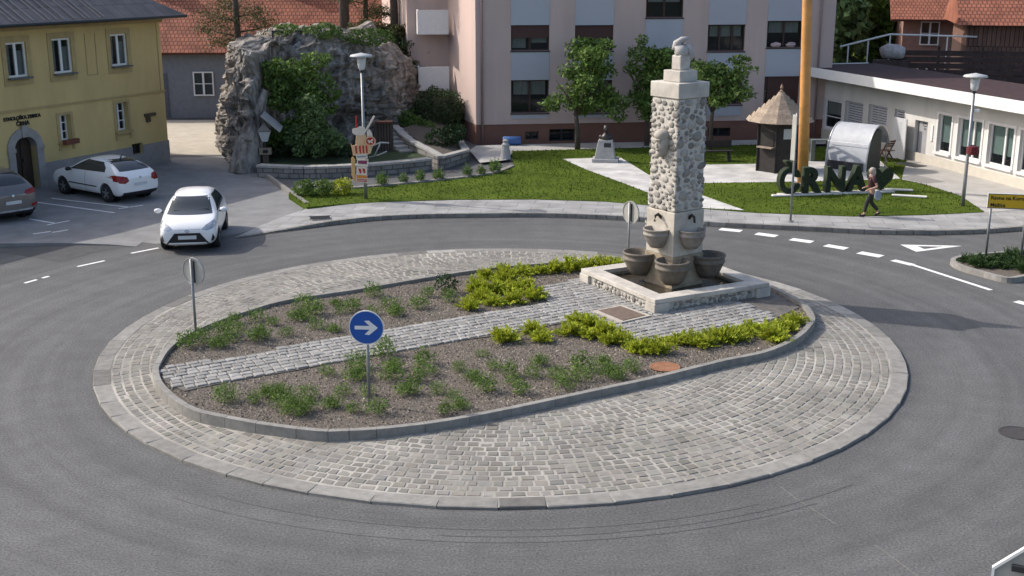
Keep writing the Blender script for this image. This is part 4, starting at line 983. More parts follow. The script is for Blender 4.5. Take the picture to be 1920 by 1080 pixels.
m_rock = mat('rock', (.12, .102, .086), .95, .8, 3.4, 1.0, 9, col2=(.215, .195, .175), detail=10, stretch=.35)
tag(rk.build('rock_outcrop', m_rock), 'craggy grey rock outcrop overgrown with bushes behind the lawn', 'rock')
ls = MB(); a = G(462, 322); 
sl_ = [Vector((a.x, a.y, -.1)), Vector((a.x + .12, a.y + .25, 1.0)), Vector((a.x + .4, a.y + .55, 2.1)), Vector((a.x + .75, a.y + .9, 3.2))]
ls.tube(sl_, [.65, .5, .38, .18], 14); random.seed(2)
ls.v = [tuple(Vector(v) + Vector((noise.noise(Vector(v) * 2), noise.noise(Vector(v) * 2 + Vector((5, 0, 0))), 0)) * .22) for v in ls.v]
tag(ls.build('leaning_rock', m_rock), 'leaning rock spur at the left foot of the outcrop beside the lane', 'rock')
struct('planting_bed', MB().prism([G(490, 327), G(571, 330), G(662, 328), G(740, 321), G(800, 312), G(760, 275), G(700, 272), G(600, 280), G(500, 300)], -.02, .38), mat('bed_green', (.03, .05, .018), .95, .5, 3, .8, 20))

# low stone wall and planter
m_rub = brickmat('rubble', (.27, .255, .235), (.20, .19, .18), (.12, .115, .105), .42, .2, .025, .9, .8, (R(90), 0, 0))
def wall_run(name, label, pts, h, th, m, capm, hh=None):
    pts = [Vector((p.x, p.y, 0)) for p in pts]; o = thing(name, label, 'wall', pts[0]); w = MB(); c = MB()
    for i in range(len(pts) - 1):
        a, b = pts[i] - pts[0], pts[i + 1] - pts[0]; t = (b - a).normalized(); n = Vector((-t.y, t.x, 0)) * th / 2
        h0 = hh[i] if hh else h; h1 = hh[i + 1] if hh else h
        for mb, q, za, zb_, zc_, zd in ((w, 1, -.1, -.1, h0, h1), (c, 1.3, h0 + .002, h1 + .002, h0 + .09, h1 + .09)):
            m_ = n * q; e = t * .03; P = [a - m_ , b - m_ , b + m_, a + m_]
            mb.add([(p.x, p.y, z) for zs_ in ((za, zb_, zb_, za), (zc_, zd, zd, zc_)) for p, z in zip(P, zs_)], [(0, 3, 2, 1), (4, 5, 6, 7), (0, 1, 5, 4), (1, 2, 6, 5), (2, 3, 7, 6), (3, 0, 4, 7)])
    w.build('wall', m, o); c.build('coping', capm, o); return o
m_cop = mat('coping', (.36, .345, .32), .85, .2, 4, .2, 40)
wall_run('stone_wall', 'low curved rubble stone wall with pale coping below the rock', catmull([G(486, 331), G(571, 334), G(662, 331), G(740, 325), G(806, 318)], 4, False), .4, .35, m_rub, m_cop)
pa = G(828, 318); pbk = G(742, 281); pc = G(874, 302)
hA, hB, hC = TZ(pa, 296), TZ(pbk, 238), TZ(pc, 284)
pwall = catmull([pbk, G(770, 297), pa], 3, False); hhs = [hB + (hA - hB) * i / (len(pwall) - 1) for i in range(len(pwall))]
wall_run('planter_wall', 'sloping stone planter wall with pale coping beside the garden steps', pwall + [pc, G(862, 288)], 0, .25, m_rub, m_cop, hhs + [hC, hC + .1])
struct('planter_soil', MB().add([(pa.x - .05, pa.y + .2, hA - .06), (pc.x - .1, pc.y, hC - .06), (-3.6, 58.5, 1.0), (pbk.x + .3, pbk.y + .3, hB - .1)], [(0, 1, 2, 3)]), m_soil)
stp = thing('garden_steps', 'worn stone steps climbing beside the planter wall', 'steps', G(805, 312))
s0 = G(800, 314); s1 = G(722, 282); sv = (s1 - s0); sb_ = MB(); nst = 9
for k in range(nst):
    a = sv * (k / nst); t = sv.normalized(); n = Vector((-t.y, t.x, 0)); M = Matrix.Translation(a) @ Matrix.Rotation(math.atan2(t.y, t.x), 4, 'Z')
    sb_.box(0, sv.length / nst + .05, -.62, .62, -.1, .11 * (k + 1), M)
sb_.build('treads', m_cop, stp)

# trees
def limb_trunk(h, r, seed, fork=5, spread=1.0):
    random.seed(seed); mb = MB(); mb.tube([(0, 0, -.1), (U(-.05, .05), U(-.05, .05), h * .5), (U(-.1, .1), U(-.1, .1), h)], [r * 1.25, r, r * .8], 10)
    for k in range(fork):
        a = 6.283 * k / fork + U(-.3, .3); l = U(.8, 1.2) * spread
        mb.tube([(0, 0, h * .92), (math.cos(a) * l * .4, math.sin(a) * l * .4, h + l * .5), (math.cos(a) * l, math.sin(a) * l, h + l * 1.3)], [r * .6, r * .35, r * .12], 6)
    return mb
def tree(name, label, cat, loc, trunk, cr_, m, group=None, bark=None):
    t = thing(name, label, cat, loc, 0, group); trunk.build('trunk', bark or m_bark, t, smooth=True); cr_.build('crown', m, t, fix=False); return t
def clumps(bl, seed, k=9, f=.42):
    random.seed(seed); out = []
    for x, y, z, rx, ry, rz in bl:
        out.append((x, y, z, rx * .6, ry * .6, rz * .6))
        for _ in range(k):
            v = Vector((random.gauss(0, 1), random.gauss(0, 1), random.gauss(0, 1))).normalized(); q = U(.6, 1.0); g_ = f * U(.6, 1.25)
            out.append((x + v.x * rx * q, y + v.y * ry * q, z + v.z * rz * q, rx * g_, ry * g_, rz * g_ * .8))
    return out
def btree(label, px, py, blobs_px, n, s, seed, m, th, r=.11):
    g = G(px, py, .13); zc_ = FPX / (g.y * ct + (CAMH) * st)
    bl = []
    for x, y, w, h in blobs_px:
        k = FPX / (g.y * ct - (TZ(g, y) - CAMH) * st); bl.append(((x - px) / k, U(-.3, .3), TZ(g, y) - g.z, w / k, w / k * .95, h / k))
    return tree('street_tree', label, 'tree', g, limb_trunk(th, r, seed), crown(clumps(bl, seed), n, s, .3, seed=seed, shell=.2), m)
btree('leafy green tree at the left with a bare trunk before the apartment block', 1083, 280, [(1100, 150, 62, 62), (1075, 190, 45, 35), (1140, 185, 40, 38), (1110, 105, 40, 34)], 5200, .10, 71, m_leaf, 1.7)
btree('leafy green tree partly hidden behind the fountain pillar', 1213, 272, [(1215, 150, 50, 62), (1235, 120, 42, 45), (1195, 185, 34, 30), (1200, 95, 26, 30)], 4600, .10, 72, m_leaf, 1.9)
btree('leafy green tree to the right of the fountain pillar', 1332, 286, [(1350, 145, 60, 40), (1330, 180, 50, 28), (1385, 130, 28, 26), (1310, 130, 30, 26)], 4200, .095, 73, m_leaf, 1.9, .09)
g = G(822, 262, 0); o = tree('globe_tree', 'dense dark green globe shaped shrub tree beside the sunlit wall', 'shrub', (g.x, g.y, .15), limb_trunk(.5, .09, 80, 4, .5), crown([(0, 0, 1.25, 1.28, 1.2, 1.15), (-.5, 0, 1.0, .8, .9, .7), (.5, -.1, .9, .75, .9, .7)], 9000, .06, .35, 80, .4, .6), leafmat('leaf_globe', (.045, .075, .032), (.06, .095, .04)))
def bush(name, label, px, py, blobs, n, s, seed, m, z=.3, asp=.55):
    g = G(px, py, 0); o = crown(blobs, n, s, .25, seed, asp).build(name, m, fix=False); o.location = (g.x, g.y, z); tag(o, label, 'bush'); return o
bush('leafy_bush', 'large bright green bush climbing the face of the rock', 556, 316, clumps([(0, .9, 3.5, 1.3, .9, .9), (-.6, .8, 2.5, .9, .8, 1.0), (.5, .8, 2.5, 1.0, .8, 1.0), (-.1, .7, 1.2, 1.3, .9, .9), (-1.0, .7, 3.6, .5, .5, .8), (1.2, .8, .8, .8, .7, .7)], 5, 8, .4), 9000, .09, 81, m_leaf)
bush('pale_bush', 'pale leaved bush in front of the large green bush', 592, 321, clumps([(0, .3, 1.9, .85, .7, .9), (.3, .3, .9, .9, .7, .8), (-.4, .2, 1.0, .7, .6, .8)], 6, 8, .4), 4200, .075, 82, m_leafl)
bush('dark_bush', 'dark ground hugging bush behind the low stone wall', 530, 312, [(0, .3, .5, .8, .5, .55), (1.4, .3, .35, .8, .5, .4), (2.6, .4, .3, .8, .5, .35)], 2600, .07, 83, m_leafd, .25)
bush('ivy', 'ivy patch hanging on the right face of the rock', 715, 250, [(0, .5, 2.5, .7, .5, 1.1), (.8, 1, 2.0, .7, .5, .9), (.4, .6, 3.6, 1.3, .6, .5)], 2600, .07, 84, m_leafd, .6)
bush('ivy', 'ivy patch hanging over the top edge of the rock', 590, 295, [(-1.2, 2.2, 5.0, .8, .6, .3), (.3, 2.0, 5.0, .9, .6, .35), (2.2, 2.4, 4.7, 1.2, .6, .4)], 2400, .07, 85, m_leaf, .3)
bush('planter_shrub', 'dark green shrub filling the front corner of the planter', 828, 300, [(0, .5, .35, .75, .6, .45), (.5, .9, .5, .6, .6, .4)], 1800, .06, 86, m_leafd, .55)
bush('planter_shrub', 'mid green ground shrub along the sloping planter wall', 775, 272, [(0, .3, .3, .6, .5, .3), (-.5, .6, .55, .6, .5, .3), (.6, 0, .1, .5, .4, .3)], 1500, .06, 87, m_leaf, .75)
bush('ivy', 'ivy curtain spilling down the right shoulder of the rock', 690, 262, clumps([(.2, .6, 3.4, .6, .4, .5), (.9, .9, 2.9, .7, .4, .6), (-.6, .4, 3.0, .5, .35, .6), (1.2, 1.1, 1.9, .5, .4, .7)], 31, 6, .4), 4200, .065, 88, m_leafd, .4)
bush('rock_shrub', 'olive brown shrub hanging off the right end of the rock', 762, 250, clumps([(0, .8, 3.2, .7, .5, .8), (-.5, .5, 2.4, .5, .4, .6)], 33, 7, .4), 1500, .07, 95, leafmat('leaf_olive', (.075, .085, .035), (.095, .105, .045)), .3)
bush('rock_shrub', 'brownish green shrub on the upper right edge of the rock', 735, 250, clumps([(0, 1.2, 4.6, 1.2, .7, .6), (-1.3, 1.2, 4.9, .9, .6, .4)], 32, 7, .4), 3000, .07, 89, leafmat('leaf_olive', (.075, .085, .035), (.095, .105, .045)), .3)
# pines on the rock
def pine(label, x, y, z, h, r, low, seed, brs):
    random.seed(seed); tr = MB(); tr.tube([(0, 0, -1.2), (U(-.1, .1), 0, h * .35), (U(-.2, .2), 0, h * .7), (U(-.2, .2), 0, h)], [r * 1.2, r, r * .75, r * .25], 10); cr_ = MB()
    def tuft(c, q):
        for _ in range(int(120 * q)):
            v = Vector((random.gauss(0, .34), random.gauss(0, .34), random.gauss(0, .16))) * q; leaf(cr_, c + v, .09, up=Vector((0, 0, .4)), asp=.22)
    for zz, a, l in brs:
        e = Vector((math.cos(a) * l, math.sin(a) * l, zz + l * .18)); tr.tube([(0, 0, zz), e * .5 + Vector((0, 0, zz * .5)), e], [r * .35, r * .22, r * .08], 6)
        for t in (.45, .7, .9, 1.05): tuft(Vector((e.x * t, e.y * t, zz + (e.z - zz) * t)) + Vector((U(-.2, .2), U(-.2, .2), U(-.1, .2))), U(.8, 1.3))
    for k in range(26):
        zz = U(low, h); a = U(0, 6.28); l = U(.6, 2.4) * (1.15 - zz / h * .6); e = Vector((math.cos(a) * l, math.sin(a) * l, zz + .1))
        tr.tube([(0, 0, zz - .2), e], [r * .25, r * .08], 5)
        for t in (.5, .8, 1): tuft(Vector((e.x * t, e.y * t, zz)), U(.9, 1.5))
    tree('pine_tree', label, 'tree', (x, y, z), tr, cr_, m_pine)
pine('pine with low spreading branches at the left edge of the rock', -12.6, 56.5, 3.2, 9, .14, 4.6, 91, [(1.7, 2.8, 1.6), (2.4, 3.4, 1.3), (1.9, .2, 1.3), (2.6, -.4, 1.2), (1.2, 3.0, .9), (2.9, 2.2, 1.4)])
pine('pine with a thick dark trunk on the middle of the rock', -8.45, 62.0, 4.3, 9, .24, 5.2, 92, [(2.2, .2, 1.4)])
pine('slender pine just right of the thick trunked pine on the rock', -7.5, 62.6, 4.2, 9, .12, 4.2, 93, [(2.0, 2.8, 1.2), (1.4, .3, 1.0)])
pine('tall pine with a reddish trunk at the right end of the rock', -5.95, 62.0, 2.6, 10, .2, 6.0, 94, [(1.0, -.6, 1.1), (2.2, .0, 1.4), (1.7, -2.3, 1.0), (.6, 2.6, .8), (3.0, 2.6, 1.3)])
rl = thing('wooden_railing', 'short dark wooden railing on top of the rock', 'railing', (-10.6, 54.0, 4.75), R(4))
MB().box(0, 1.3, -.03, .03, .45, .56).box(0, 1.3, -.03, .03, .15, .22).build('rail', m_dark, rl)
for x in (.05, .65, 1.25): MB().box(x - .04, x + .04, -.03, .03, -.3, .5).build('post', m_dark, rl)
# forest on the hill
random.seed(12); protos = []
for s in (1, 2, 3):
    cr_ = crown([(0, 0, 5, 2.6, 2.6, 3.2), (-1.2, .3, 3.8, 1.8, 1.8, 2), (1.2, -.3, 4, 1.9, 1.9, 2.2)], 2600, .26, seed=100 + s)
    t = tree('forest_tree', 'broad leaved tree in the wood on the slope behind the white building', 'tree', (0, 0, 0), limb_trunk(3, .2, 100 + s), cr_, (m_leaf, m_leafl, m_leaf)[s - 1], 'trees on the wooded slope'); protos.append(t)
fpos = []
for row, (yy, xs_) in enumerate([(80, (16, 20.5, 25)), (85, (16, 19, 23, 27.5)), (91, (17, 21, 25.5, 30)), (98, (18, 22, 27, 32)), (107, (20, 25, 31)), (118, (21, 27, 34)), (86, (-26, -20.5)), (90, (-15, -9.5, -5)), (84, (-3.5,))]):
    for x in xs_: fpos.append((x + U(-1, 1), yy + U(-1.5, 1.5)))
for i, (x, y) in enumerate(fpos):
    t = protos[i] if i < 3 else copy_tree(protos[i % 3]); t.location = (x, y, hill_z(x, y)); t.rotation_euler = (0, 0, U(0, 6.3)); s = U(.9, 1.3); t.scale = (s, s, s)
    if x < 0: tag(t, 'tree in the wood behind the red tiled roofs on the left', 'tree', 'trees behind the left roofs')
    elif i >= 3: tag(t, 'broad leaved tree in the wood on the slope behind the white building', 'tree', 'trees on the wooded slope')

# ornamental grass clumps along the lawn
gp = [spikes(110, .62, .6, .075, s, .09, .9) for s in (201, 202, 203)]
plants('grass_clump', 'upright grass clump in the row along the upper lawn edge', 'grass clump', 'grass clumps along the lawn edge', gp, [(716, 348), (757, 343), (789, 340), (822, 337), (876, 331), (902, 328), (928, 324)], .14, .75, 1.05, 13, [m_shrub, m_leafl, m_leaf])
for i, (px, py, w, m, lab) in enumerate([(566, 366, .5, m_leaf, 'grey green rounded shrub at the left end of the lawn corner'), (600, 366, .75, m_leaf, 'widest green shrub in the lawn corner beside the lane'), (640, 364, .55, m_yel, 'yellowish low shrub in the lawn corner beside the lane')]):
    o = crown([(0, 0, .25, w * .6, .4, .3), (.2, 0, .35, w * .4, .35, .25)], 700, .05, seed=210 + i).build('lawn_shrub', m, fix=False); o.location = G(px, py, .14); tag(o, lab, 'shrub')
# grass blades on the lawn
random.seed(44); gb = MB(); lx = [p.x for p in lawn_poly]; ly = [p.y for p in lawn_poly]; k = 0
while k < 26000:
    p = Vector((U(min(lx), max(lx)), U(min(ly), max(ly)), .139)); k += 1
    if not inside(p, lawn_poly) or inside(p, lawn_path) or inside(p, lawn_plaza): continue
    pa_ = U(0, 6.28); w = Vector((math.cos(pa_), math.sin(pa_), 0)) * U(.015, .03); tp_ = p + Vector((U(-.03, .03), U(-.03, .03), U(.03, .07))); q = U(.75, 1.35) * (1 + .3 * noise.noise(p * .8)); gb.tone = (q * U(.9, 1.2), q, q * .9)
    gb.add([p - w, p + w, tp_], [(0, 1, 2)])
# drop blades standing on the paved paths
tag(gb.build('grass', leafmat('grass_blade', (.054, .09, .008), (.072, .104, .013), .25), fix=False), 'short mown green grass covering the lawns', 'grass', kind='stuff')

# ------------------------------------------------------------------ lamps, sign tree, pole, letters, kiosk, shelter, bust
def lamp(label, px, py, ptop, z):
    g = G(px, py, z); h = TZ(g, ptop) - g.z; l = thing('street_lamp', label, 'street lamp', g)
    MB().tube([(0, 0, -.1), (0, 0, .9), (0, 0, h - .55)], [.07, .06, .045], 12).build('post', m_steel, l, smooth=True)
    MB().lathe([(.03, h - .08), (.38, h - .12), (.4, h - .1), (.36, h - .05), (.1, h), (.02, h + .02)], 28).build('shade', mat('lamp_shade', (.42, .43, .43), .5, .06), l, smooth=True)
    MB().lathe([(.06, h - .58), (.12, h - .5), (.165, h - .16), (.14, h - .13)], 18).build('lamp_glass', mat('lamp_glass', (.52, .54, .55), .25, .05), l, smooth=True)
    MB().lathe([(.075, h - .64), (.08, h - .58), (.05, h - .55)], 14).build('collar', m_dark, l)
    return l
lamp('street lamp with a flat disc shade on the lawn in front of the rock', 686, 372, 100, .14)
l2 = lamp('street lamp with a flat disc shade in front of the white building', 1805, 386, 138, .14)
MB().box(.06, .24, -.05, .05, 3.22, 3.3).build('bracket', m_white, l2); MB().lathe([(.01, 0), (.2, .05), (.2, .3), (.01, .35)], 12, (.14, -.0, 1.75)).build('flower_basket', mat('flower_basket', (.12, .02, .025), .9, .6, 20), l2)
# collage of painted boards on the lamp post
g = G(684, 372, .14); s = thing('board_sign', 'tall collage of colourful painted boards on the lamp post by the lawn', 'sign', (g.x, g.y - .02, .14), R(14))
K = 1 / 50.0
def bz(y): return TZ(Vector((g.x, g.y - .1, 0)), y) - .14
def bx(x): return (x - 684) * K * 1.15
def board(name, pts, y, m, th=.03):
    m_ = MB(); P = [(bx(a), bz(b)) for a, b in pts]; m_.prism(P, 0, th); m_.v = [(v[0], y - v[2], v[1]) for v in m_.v]; return m_.build(name, m, s)
def circ(cx, cy, r, n=20, ry=None): return [(cx + r * math.cos(6.2832 * k / n), cy + (ry or r) * math.sin(6.2832 * k / n)) for k in range(n)]
c_w = mat('board_white', (.66, .58, .48), .6, .1); c_r = mat('board_red', (.42, .03, .02), .6, .1); c_c = mat('board_cream', (.66, .43, .24), .6, .1); c_o = mat('board_orange', (.62, .21, .03), .6, .1); c_p = mat('board_plum', (.2, .04, .09), .6, .1); c_y = mat('board_tan', (.6, .36, .13), .6, .1)
board('cloud_board', [(668, 246), (669, 241), (674, 240), (677, 238), (682, 237), (687, 239), (689, 246), (686, 252), (681, 254), (673, 253), (669, 250)], -.07, c_w)
board('stick', [(673.5, 217), (676, 217), (676, 242), (673.5, 242)], -.05, c_r); board('stick', [(701.5, 217), (703.5, 219), (690, 246), (687.5, 244)], -.05, c_w)
board('figure_board', [(690, 247), (694, 242), (698, 250), (699, 262), (690, 264)], -.06, c_w)
board('neck_board', [(674, 252), (688, 252), (690, 274), (672, 274)], -.055, c_c)
board('round_badge', circ(694.5, 265, 8.6, 20, 9.5), -.11, c_c); board('round_badge', circ(694.5, 264.5, 6.2, 20, 6.8), -.145, c_r)
board('badge_symbol', [(690.5, 261.5), (698, 266), (697.5, 268.5), (690, 264)], -.178, c_w); board('badge_symbol', [(697, 260.5), (699, 262), (692.5, 268.5), (691, 267)], -.178, c_w)
board('name_board', [(665, 268), (668, 272), (676, 270), (690, 271), (697, 277), (695, 287), (688, 291), (668, 291), (667, 282)], -.09, c_c)
for a in (671, 677, 682, 687): board('lettering', [(a, 273.5), (a + 2.6, 272), (a + 3.4, 287), (a + 1, 287)], -.123, c_r, .01)
board('banner', [(672, 289), (689, 288), (690, 297), (673, 298)], -.1, c_w); board('stripe', [(674, 292), (688, 291.5), (688, 294), (674, 294.5)], -.133, mat('board_slate', (.2, .24, .28), .6, .1), .008)
board('plum_board', [(674, 298.5), (691, 299), (690, 313), (673, 311)], -.08, c_w); board('stripe', [(675, 300.5), (689, 301), (688, 308), (675, 306)], -.113, c_p, .008)
board('script_board', [(673, 313), (689, 314), (688, 328), (672, 325)], -.08, c_w)
for a in (675, 681): board('lettering', [(a, 315), (a + 4, 316), (a + 5, 323), (a + 2.4, 325), (a + 1, 320)], -.113, c_r, .008)
board('orange_board', [(671, 325.5), (688.5, 327.5), (688.5, 344), (671, 339)], -.09, c_w); board('panel', [(672, 327), (688, 329), (688, 334), (672, 332.5)], -.123, c_o, .008)
for a, b in ((334, c_r), (337, c_r)): board('stripe', [(672, a), (688, a + 2.6), (688, a + 4.2), (672, a + 1.5)], -.123, b, .008)
board('arm_board', [(665, 296), (668, 293), (671, 298), (670, 328), (672, 340), (668, 338), (665, 328)], -.06, c_y)
# orange maypole
g = G(1505, 346, .14); o = thing('maypole', 'very tall smooth orange wooden pole standing on the lawn', 'pole', g)
MB().tube([(0, 0, -.2), (-.13, 0, 3.5), (-.27, 0, 7), (-.5, 0, 13)], [.20, .19, .175, .12], 18).build('shaft', mat('orange_wood', (.56, .27, .085), .6, .18, 2.5, .1, 20), o, smooth=True)
MB().lathe([(.36, -.02), (.34, .06), (.22, .08)], 18).build('footing', m_conc, o)
# letters
la, lb = G(1467, 366, .16), G(1672, 358.5, .16); F = Facade(la, lb); m_let = mat('dark_hedge', (.022, .034, .018), .9, .5, 14, .8, 50)
lm = mat('letter_brown', (.035, .024, .018), .8, .3, 6)
b = struct('letter_base', MB().prism([(la - F.d * .1 - F.n * .15).to_2d(), (lb + F.d * .05 - F.n * .15).to_2d(), (lb + F.d * .05 + F.n * .28).to_2d(), (la - F.d * .1 + F.n * .28).to_2d()], .1, .19), mat('white_slab', (.62, .60, .57), .85, .12, 3))
def extr(name, label, polys, u, w, h, dep=.30):
    o = thing(name, label, 'letter', la + F.d * u + Vector((0, 0, .03)), F.ang)
    mb = MB()
    for P in polys:
        mb.prism([(x * w, z * h) for x, z in P], 0, dep)
    mb.v = [(v[0], v[2], v[1]) for v in mb.v]; mb.build('block', m_let, o); return o
def tl(ch, label, u, w, h, sub=None):
    me = text_mesh(ch, 1.0, .15, .035, 'LEFT'); xs_ = [v.co.x for v in me.vertices]; zs_ = [v.co.y for v in me.vertices]
    me.materials.clear(); me.materials.append(m_let); x0, x1, z0, z1 = min(xs_), max(xs_), min(zs_), max(zs_)
    for v in me.vertices: v.co = Vector(((v.co.x - x0) / (x1 - x0) * w, .15 - v.co.z, (v.co.y - z0) / (z1 - z0) * h))
    o = place_mesh('letter', me); o.location = la + F.d * u + Vector((0, 0, .03)); o.rotation_euler = (0, 0, F.ang); tag(o, label, 'letter', 'letters of the town sign'); return o
LS = F.len / 205
tl('Č', 'large dark letter C with a caron at the left end of the lawn lettering', F.uv(1461, 360)[0], .80, 1.2)
tl('R', 'large dark letter R beside the orange pole', F.uv(1507, 360)[0], .70, .94)
tl('N', 'large dark letter N in the middle of the lawn lettering', F.uv(1549, 360)[0], .72, .94)
tl('A', 'large dark letter A beside the heart', F.uv(1588, 360)[0], .78, .94)
hp = []
for k in range(36):
    t = 2 * math.pi * k / 36; hp.append((.5 + 16 * math.sin(t) ** 3 / 34, .5 + (13 * math.cos(t) - 5 * math.cos(2 * t) - 2 * math.cos(3 * t) - math.cos(4 * t)) / 31))
h = MB(); h.prism([(x * .98, z * .94 + .02) for x, z in hp], 0, .3); h.v = [(v[0], v[2], v[1]) for v in h.v]; h = h.build('heart', m_let); h.location = la + F.d * F.uv(1628, 358)[0] + Vector((0, 0, .0)); h.rotation_euler = (0, 0, F.ang); tag(h, 'large dark heart shape at the right end of the lawn lettering', 'heart')
# white cut timber lying on the grass
for i, (px, py, l, a, lab) in enumerate([(1685, 357, .5, -14, 'short pale board on the grass just right of the heart'), (1705, 369, .6, -18, 'pale bent board on the grass below the heart'), (1465, 368, .35, 5, 'small pale slab on the grass left of the letters')]):
    o = MB().box(-l, l, -.1, .1, 0, .06).build('pale_board', mat('white_slab', (.62, .60, .57)), bevel=.02); o.location = G(px, py, .15); o.rotation_euler = (0, 0, R(a)); tag(o, lab, 'board')
# kiosk
g = G(1457, 319, .14); k_ = thing('wooden_kiosk', 'dark round wooden kiosk with a conical shingle roof', 'kiosk', g, R(12))
hz = TZ(g, 224) - .14; az = TZ(g, 172) - .14; fz = TZ(g, 157) - .14
m_kd = mat('dark_wood', (.028, .024, .022), .8, .3, 5, .3, 30)
MB().lathe([(.86, -.05), (.86, hz + .15)], 6).build('wall', m_kd, k_)
kr = MB(); nlay = 7
for j in range(nlay):
    t0, t1 = j / nlay, (j + 1) / nlay; r0 = 1.3 * (1 - t0) + .04; r1 = 1.3 * (1 - t1) + .1; za = hz + (az - hz) * t0; zb_ = hz + (az - hz) * t1
    kr.tone = U(.85, 1.15); kr.lathe([(r0 - .03, za - .05), (r0, za - .03), (r1, zb_)], 12, close=False)
kr.build('roof', mat('shingle', (.30, .24, .185), .9, .3, 8, .5, 30, tone=True), k_)
MB().lathe([(.03, az - .05), (.09, az + .02), (.03, az + .08), (.07, az + .16), (.01, fz)], 10).build('finial', mat('shingle_dark', (.25, .17, .12), .9, .2), k_)
for a in range(6): q = R(60 * a); MB().tube([(.88 * math.cos(q), .88 * math.sin(q), 0), (.88 * math.cos(q), .88 * math.sin(q), hz + .1)], .045, 6).build('corner_post', m_black, k_)
rq = Matrix.Rotation(R(-90 - 12 + 18), 4, 'Z')
MB().box(.77, .775, -.16, .16, 1.35, 1.75, Matrix.Rotation(R(-90), 4, 'Z')).build('notice', mat('pale_notice', (.42, .46, .46), .7, .08), k_)
MB().box(.755, .765, -.3, .3, 1.05, 1.6, Matrix.Rotation(R(-150), 4, 'Z')).build('hatch', m_room, k_); MB().box(.76, .98, -.35, .35, .98, 1.03, Matrix.Rotation(R(-150), 4, 'Z')).build('counter', mat('pale_wood', (.3, .24, .19), .8, .2), k_)
o = MB().lathe([(.2, 0), (.24, .3), (.18, .3)], 12); o = o.build('flower_tub', mat('pot_brown', (.16, .07, .05))); o.location = G(1428, 317, .147); tag(o, 'small brown tub standing beside the round kiosk', 'flower tub')
# curved metal shelter
g = G(1622, 324, .147); ax = Vector((-.74, .67, 0)).normalized(); ang = math.atan2(ax.y, ax.x)
sh = thing('metal_shelter', 'curved corrugated silver shelter with dark interior behind the letters', 'shelter', g, ang)
# local x = along axis (to the left back), local y = -p direction
prof = []; n = 30
HT_ = TZ(g + ax * 0, 240) - .147
for k in range(n + 1):
    a = math.pi - math.radians(152) * k / n; prof.append((1.05 + 1.05 * math.cos(a) + .02, HT_ * max(0, math.sin(a)) ** .8))
prof = prof[:]
m_sil = mat('silver_sheet', (.44, .455, .48), .55, .12, 3, metal=.1)
sm_ = MB(); L_ = 1.75
def shell(off, x0, x1, nn, m=None):
    vs = []; fs = []
    for i in range(nn + 1):
        for p in prof:
            rip = .0
            q = Vector((p[0] - 1.05, p[1] - HT_ * .45)); q = q * (1 - off); vs.append((x0 + (x1 - x0) * i / nn, -(q.x + 1.05), q.y + HT_ * .45))
    m_ = len(prof)
    for i in range(nn):
        for j in range(m_ - 1): fs.append((i * m_ + j, i * m_ + j + 1, (i + 1) * m_ + j + 1, (i + 1) * m_ + j))
    return vs, fs
sm_.add(*shell(0, 0, L_, 4)); sm_.add(*shell(.025, 0, L_, 4))
sm_.build('roof_sheet', m_sil, sh, smooth=True)
bd = MB()
for q in (0, .5, 1):
    pass
for k in (0, L_): bd.tube([(k, -p[0], p[1]) for p in prof], .03, 6)
bd.tube([(0, -.06, HT_ * .62), (L_, -.06, HT_ * .62)], .012, 6); bd.build('edge_trim', mat('silver_trim', (.55, .55, .56), .35, .06, metal=.7), sh)
pw = [(p[0] * .62 + .03, p[1] * .94) for p in prof if p[0] < 1.9]
pw = [(p[0] + .1, p[1] * .9) for p in prof if p[0] < 1.2]; pw = pw + [(1.34, pw[-1][1] * .93), (1.4, 0)]
bp_ = MB(); bp_.prism([(-x, z) for x, z in pw], 0, L_ - .1); bp_.v = [(v[2] + .06, v[0], v[1]) for v in bp_.v]; bp_.build('dark_body', mat('dark_green_panel', (.02, .032, .03), .6, .15), sh)
MB().box(.1, L_ - .1, .012, .03, .02, HT_ * .2).build('base_panel', m_dark, sh)
for k in (.05, L_ - .05): MB().tube([(k, -1.85, 0), (k, -1.85, prof[-5][1])], .025, 8).build('prop', m_steel, sh)
# bistro table and folding chair
g = G(1537, 301, .147); tb_ = thing('bar_table', 'tall grey table left of the curved metal shelter', 'table', g)
MB().box(-.45, .45, -.25, .25, .86, .9).build('tabletop', mat('green_grey', (.14, .16, .15), .7, .1), tb_)
for x in (-.35, .35): MB().box(x - .08, x + .08, -.18, .18, 0, .86).build('leg', mat('green_grey', (.14, .16, .15)), tb_)
g = G(1662, 302, .13); fc = thing('folding_chair', 'brown slatted folding chair by the white wall', 'chair', g, R(-60)); mw = mat('chair_wood', (.075, .04, .028), .7, .2)
for s_ in (-1, 1):
    MB().tube([(-.28, s_ * .22, 0), (.2, s_ * .22, .9)], .03, 6).build('leg', mw, fc); MB().tube([(.26, s_ * .19, 0), (-.22, s_ * .19, .48)], .03, 6).build('leg', mw, fc)
sl2 = MB()
for k in range(5): sl2.box(-.24 + k * .1, -.17 + k * .1, -.22, .22, .45, .475)
sl2.build('seat', mw, fc); bk_ = MB()
for k in range(3): bk_.box(.1 + k * .045, .13 + k * .045, -.22, .22, .62 + k * .1, .69 + k * .1)
bk_.build('backrest', mw, fc)
# floor mat before the door
o = MB().box(-.6, .6, -.35, .35, 0, .02).build('door_mat', m_dark); o.location = G(1706, 309, .132); o.rotation_euler = (0, 0, R(-60)); tag(o, 'dark mat lying in front of the open grey door', 'door mat')
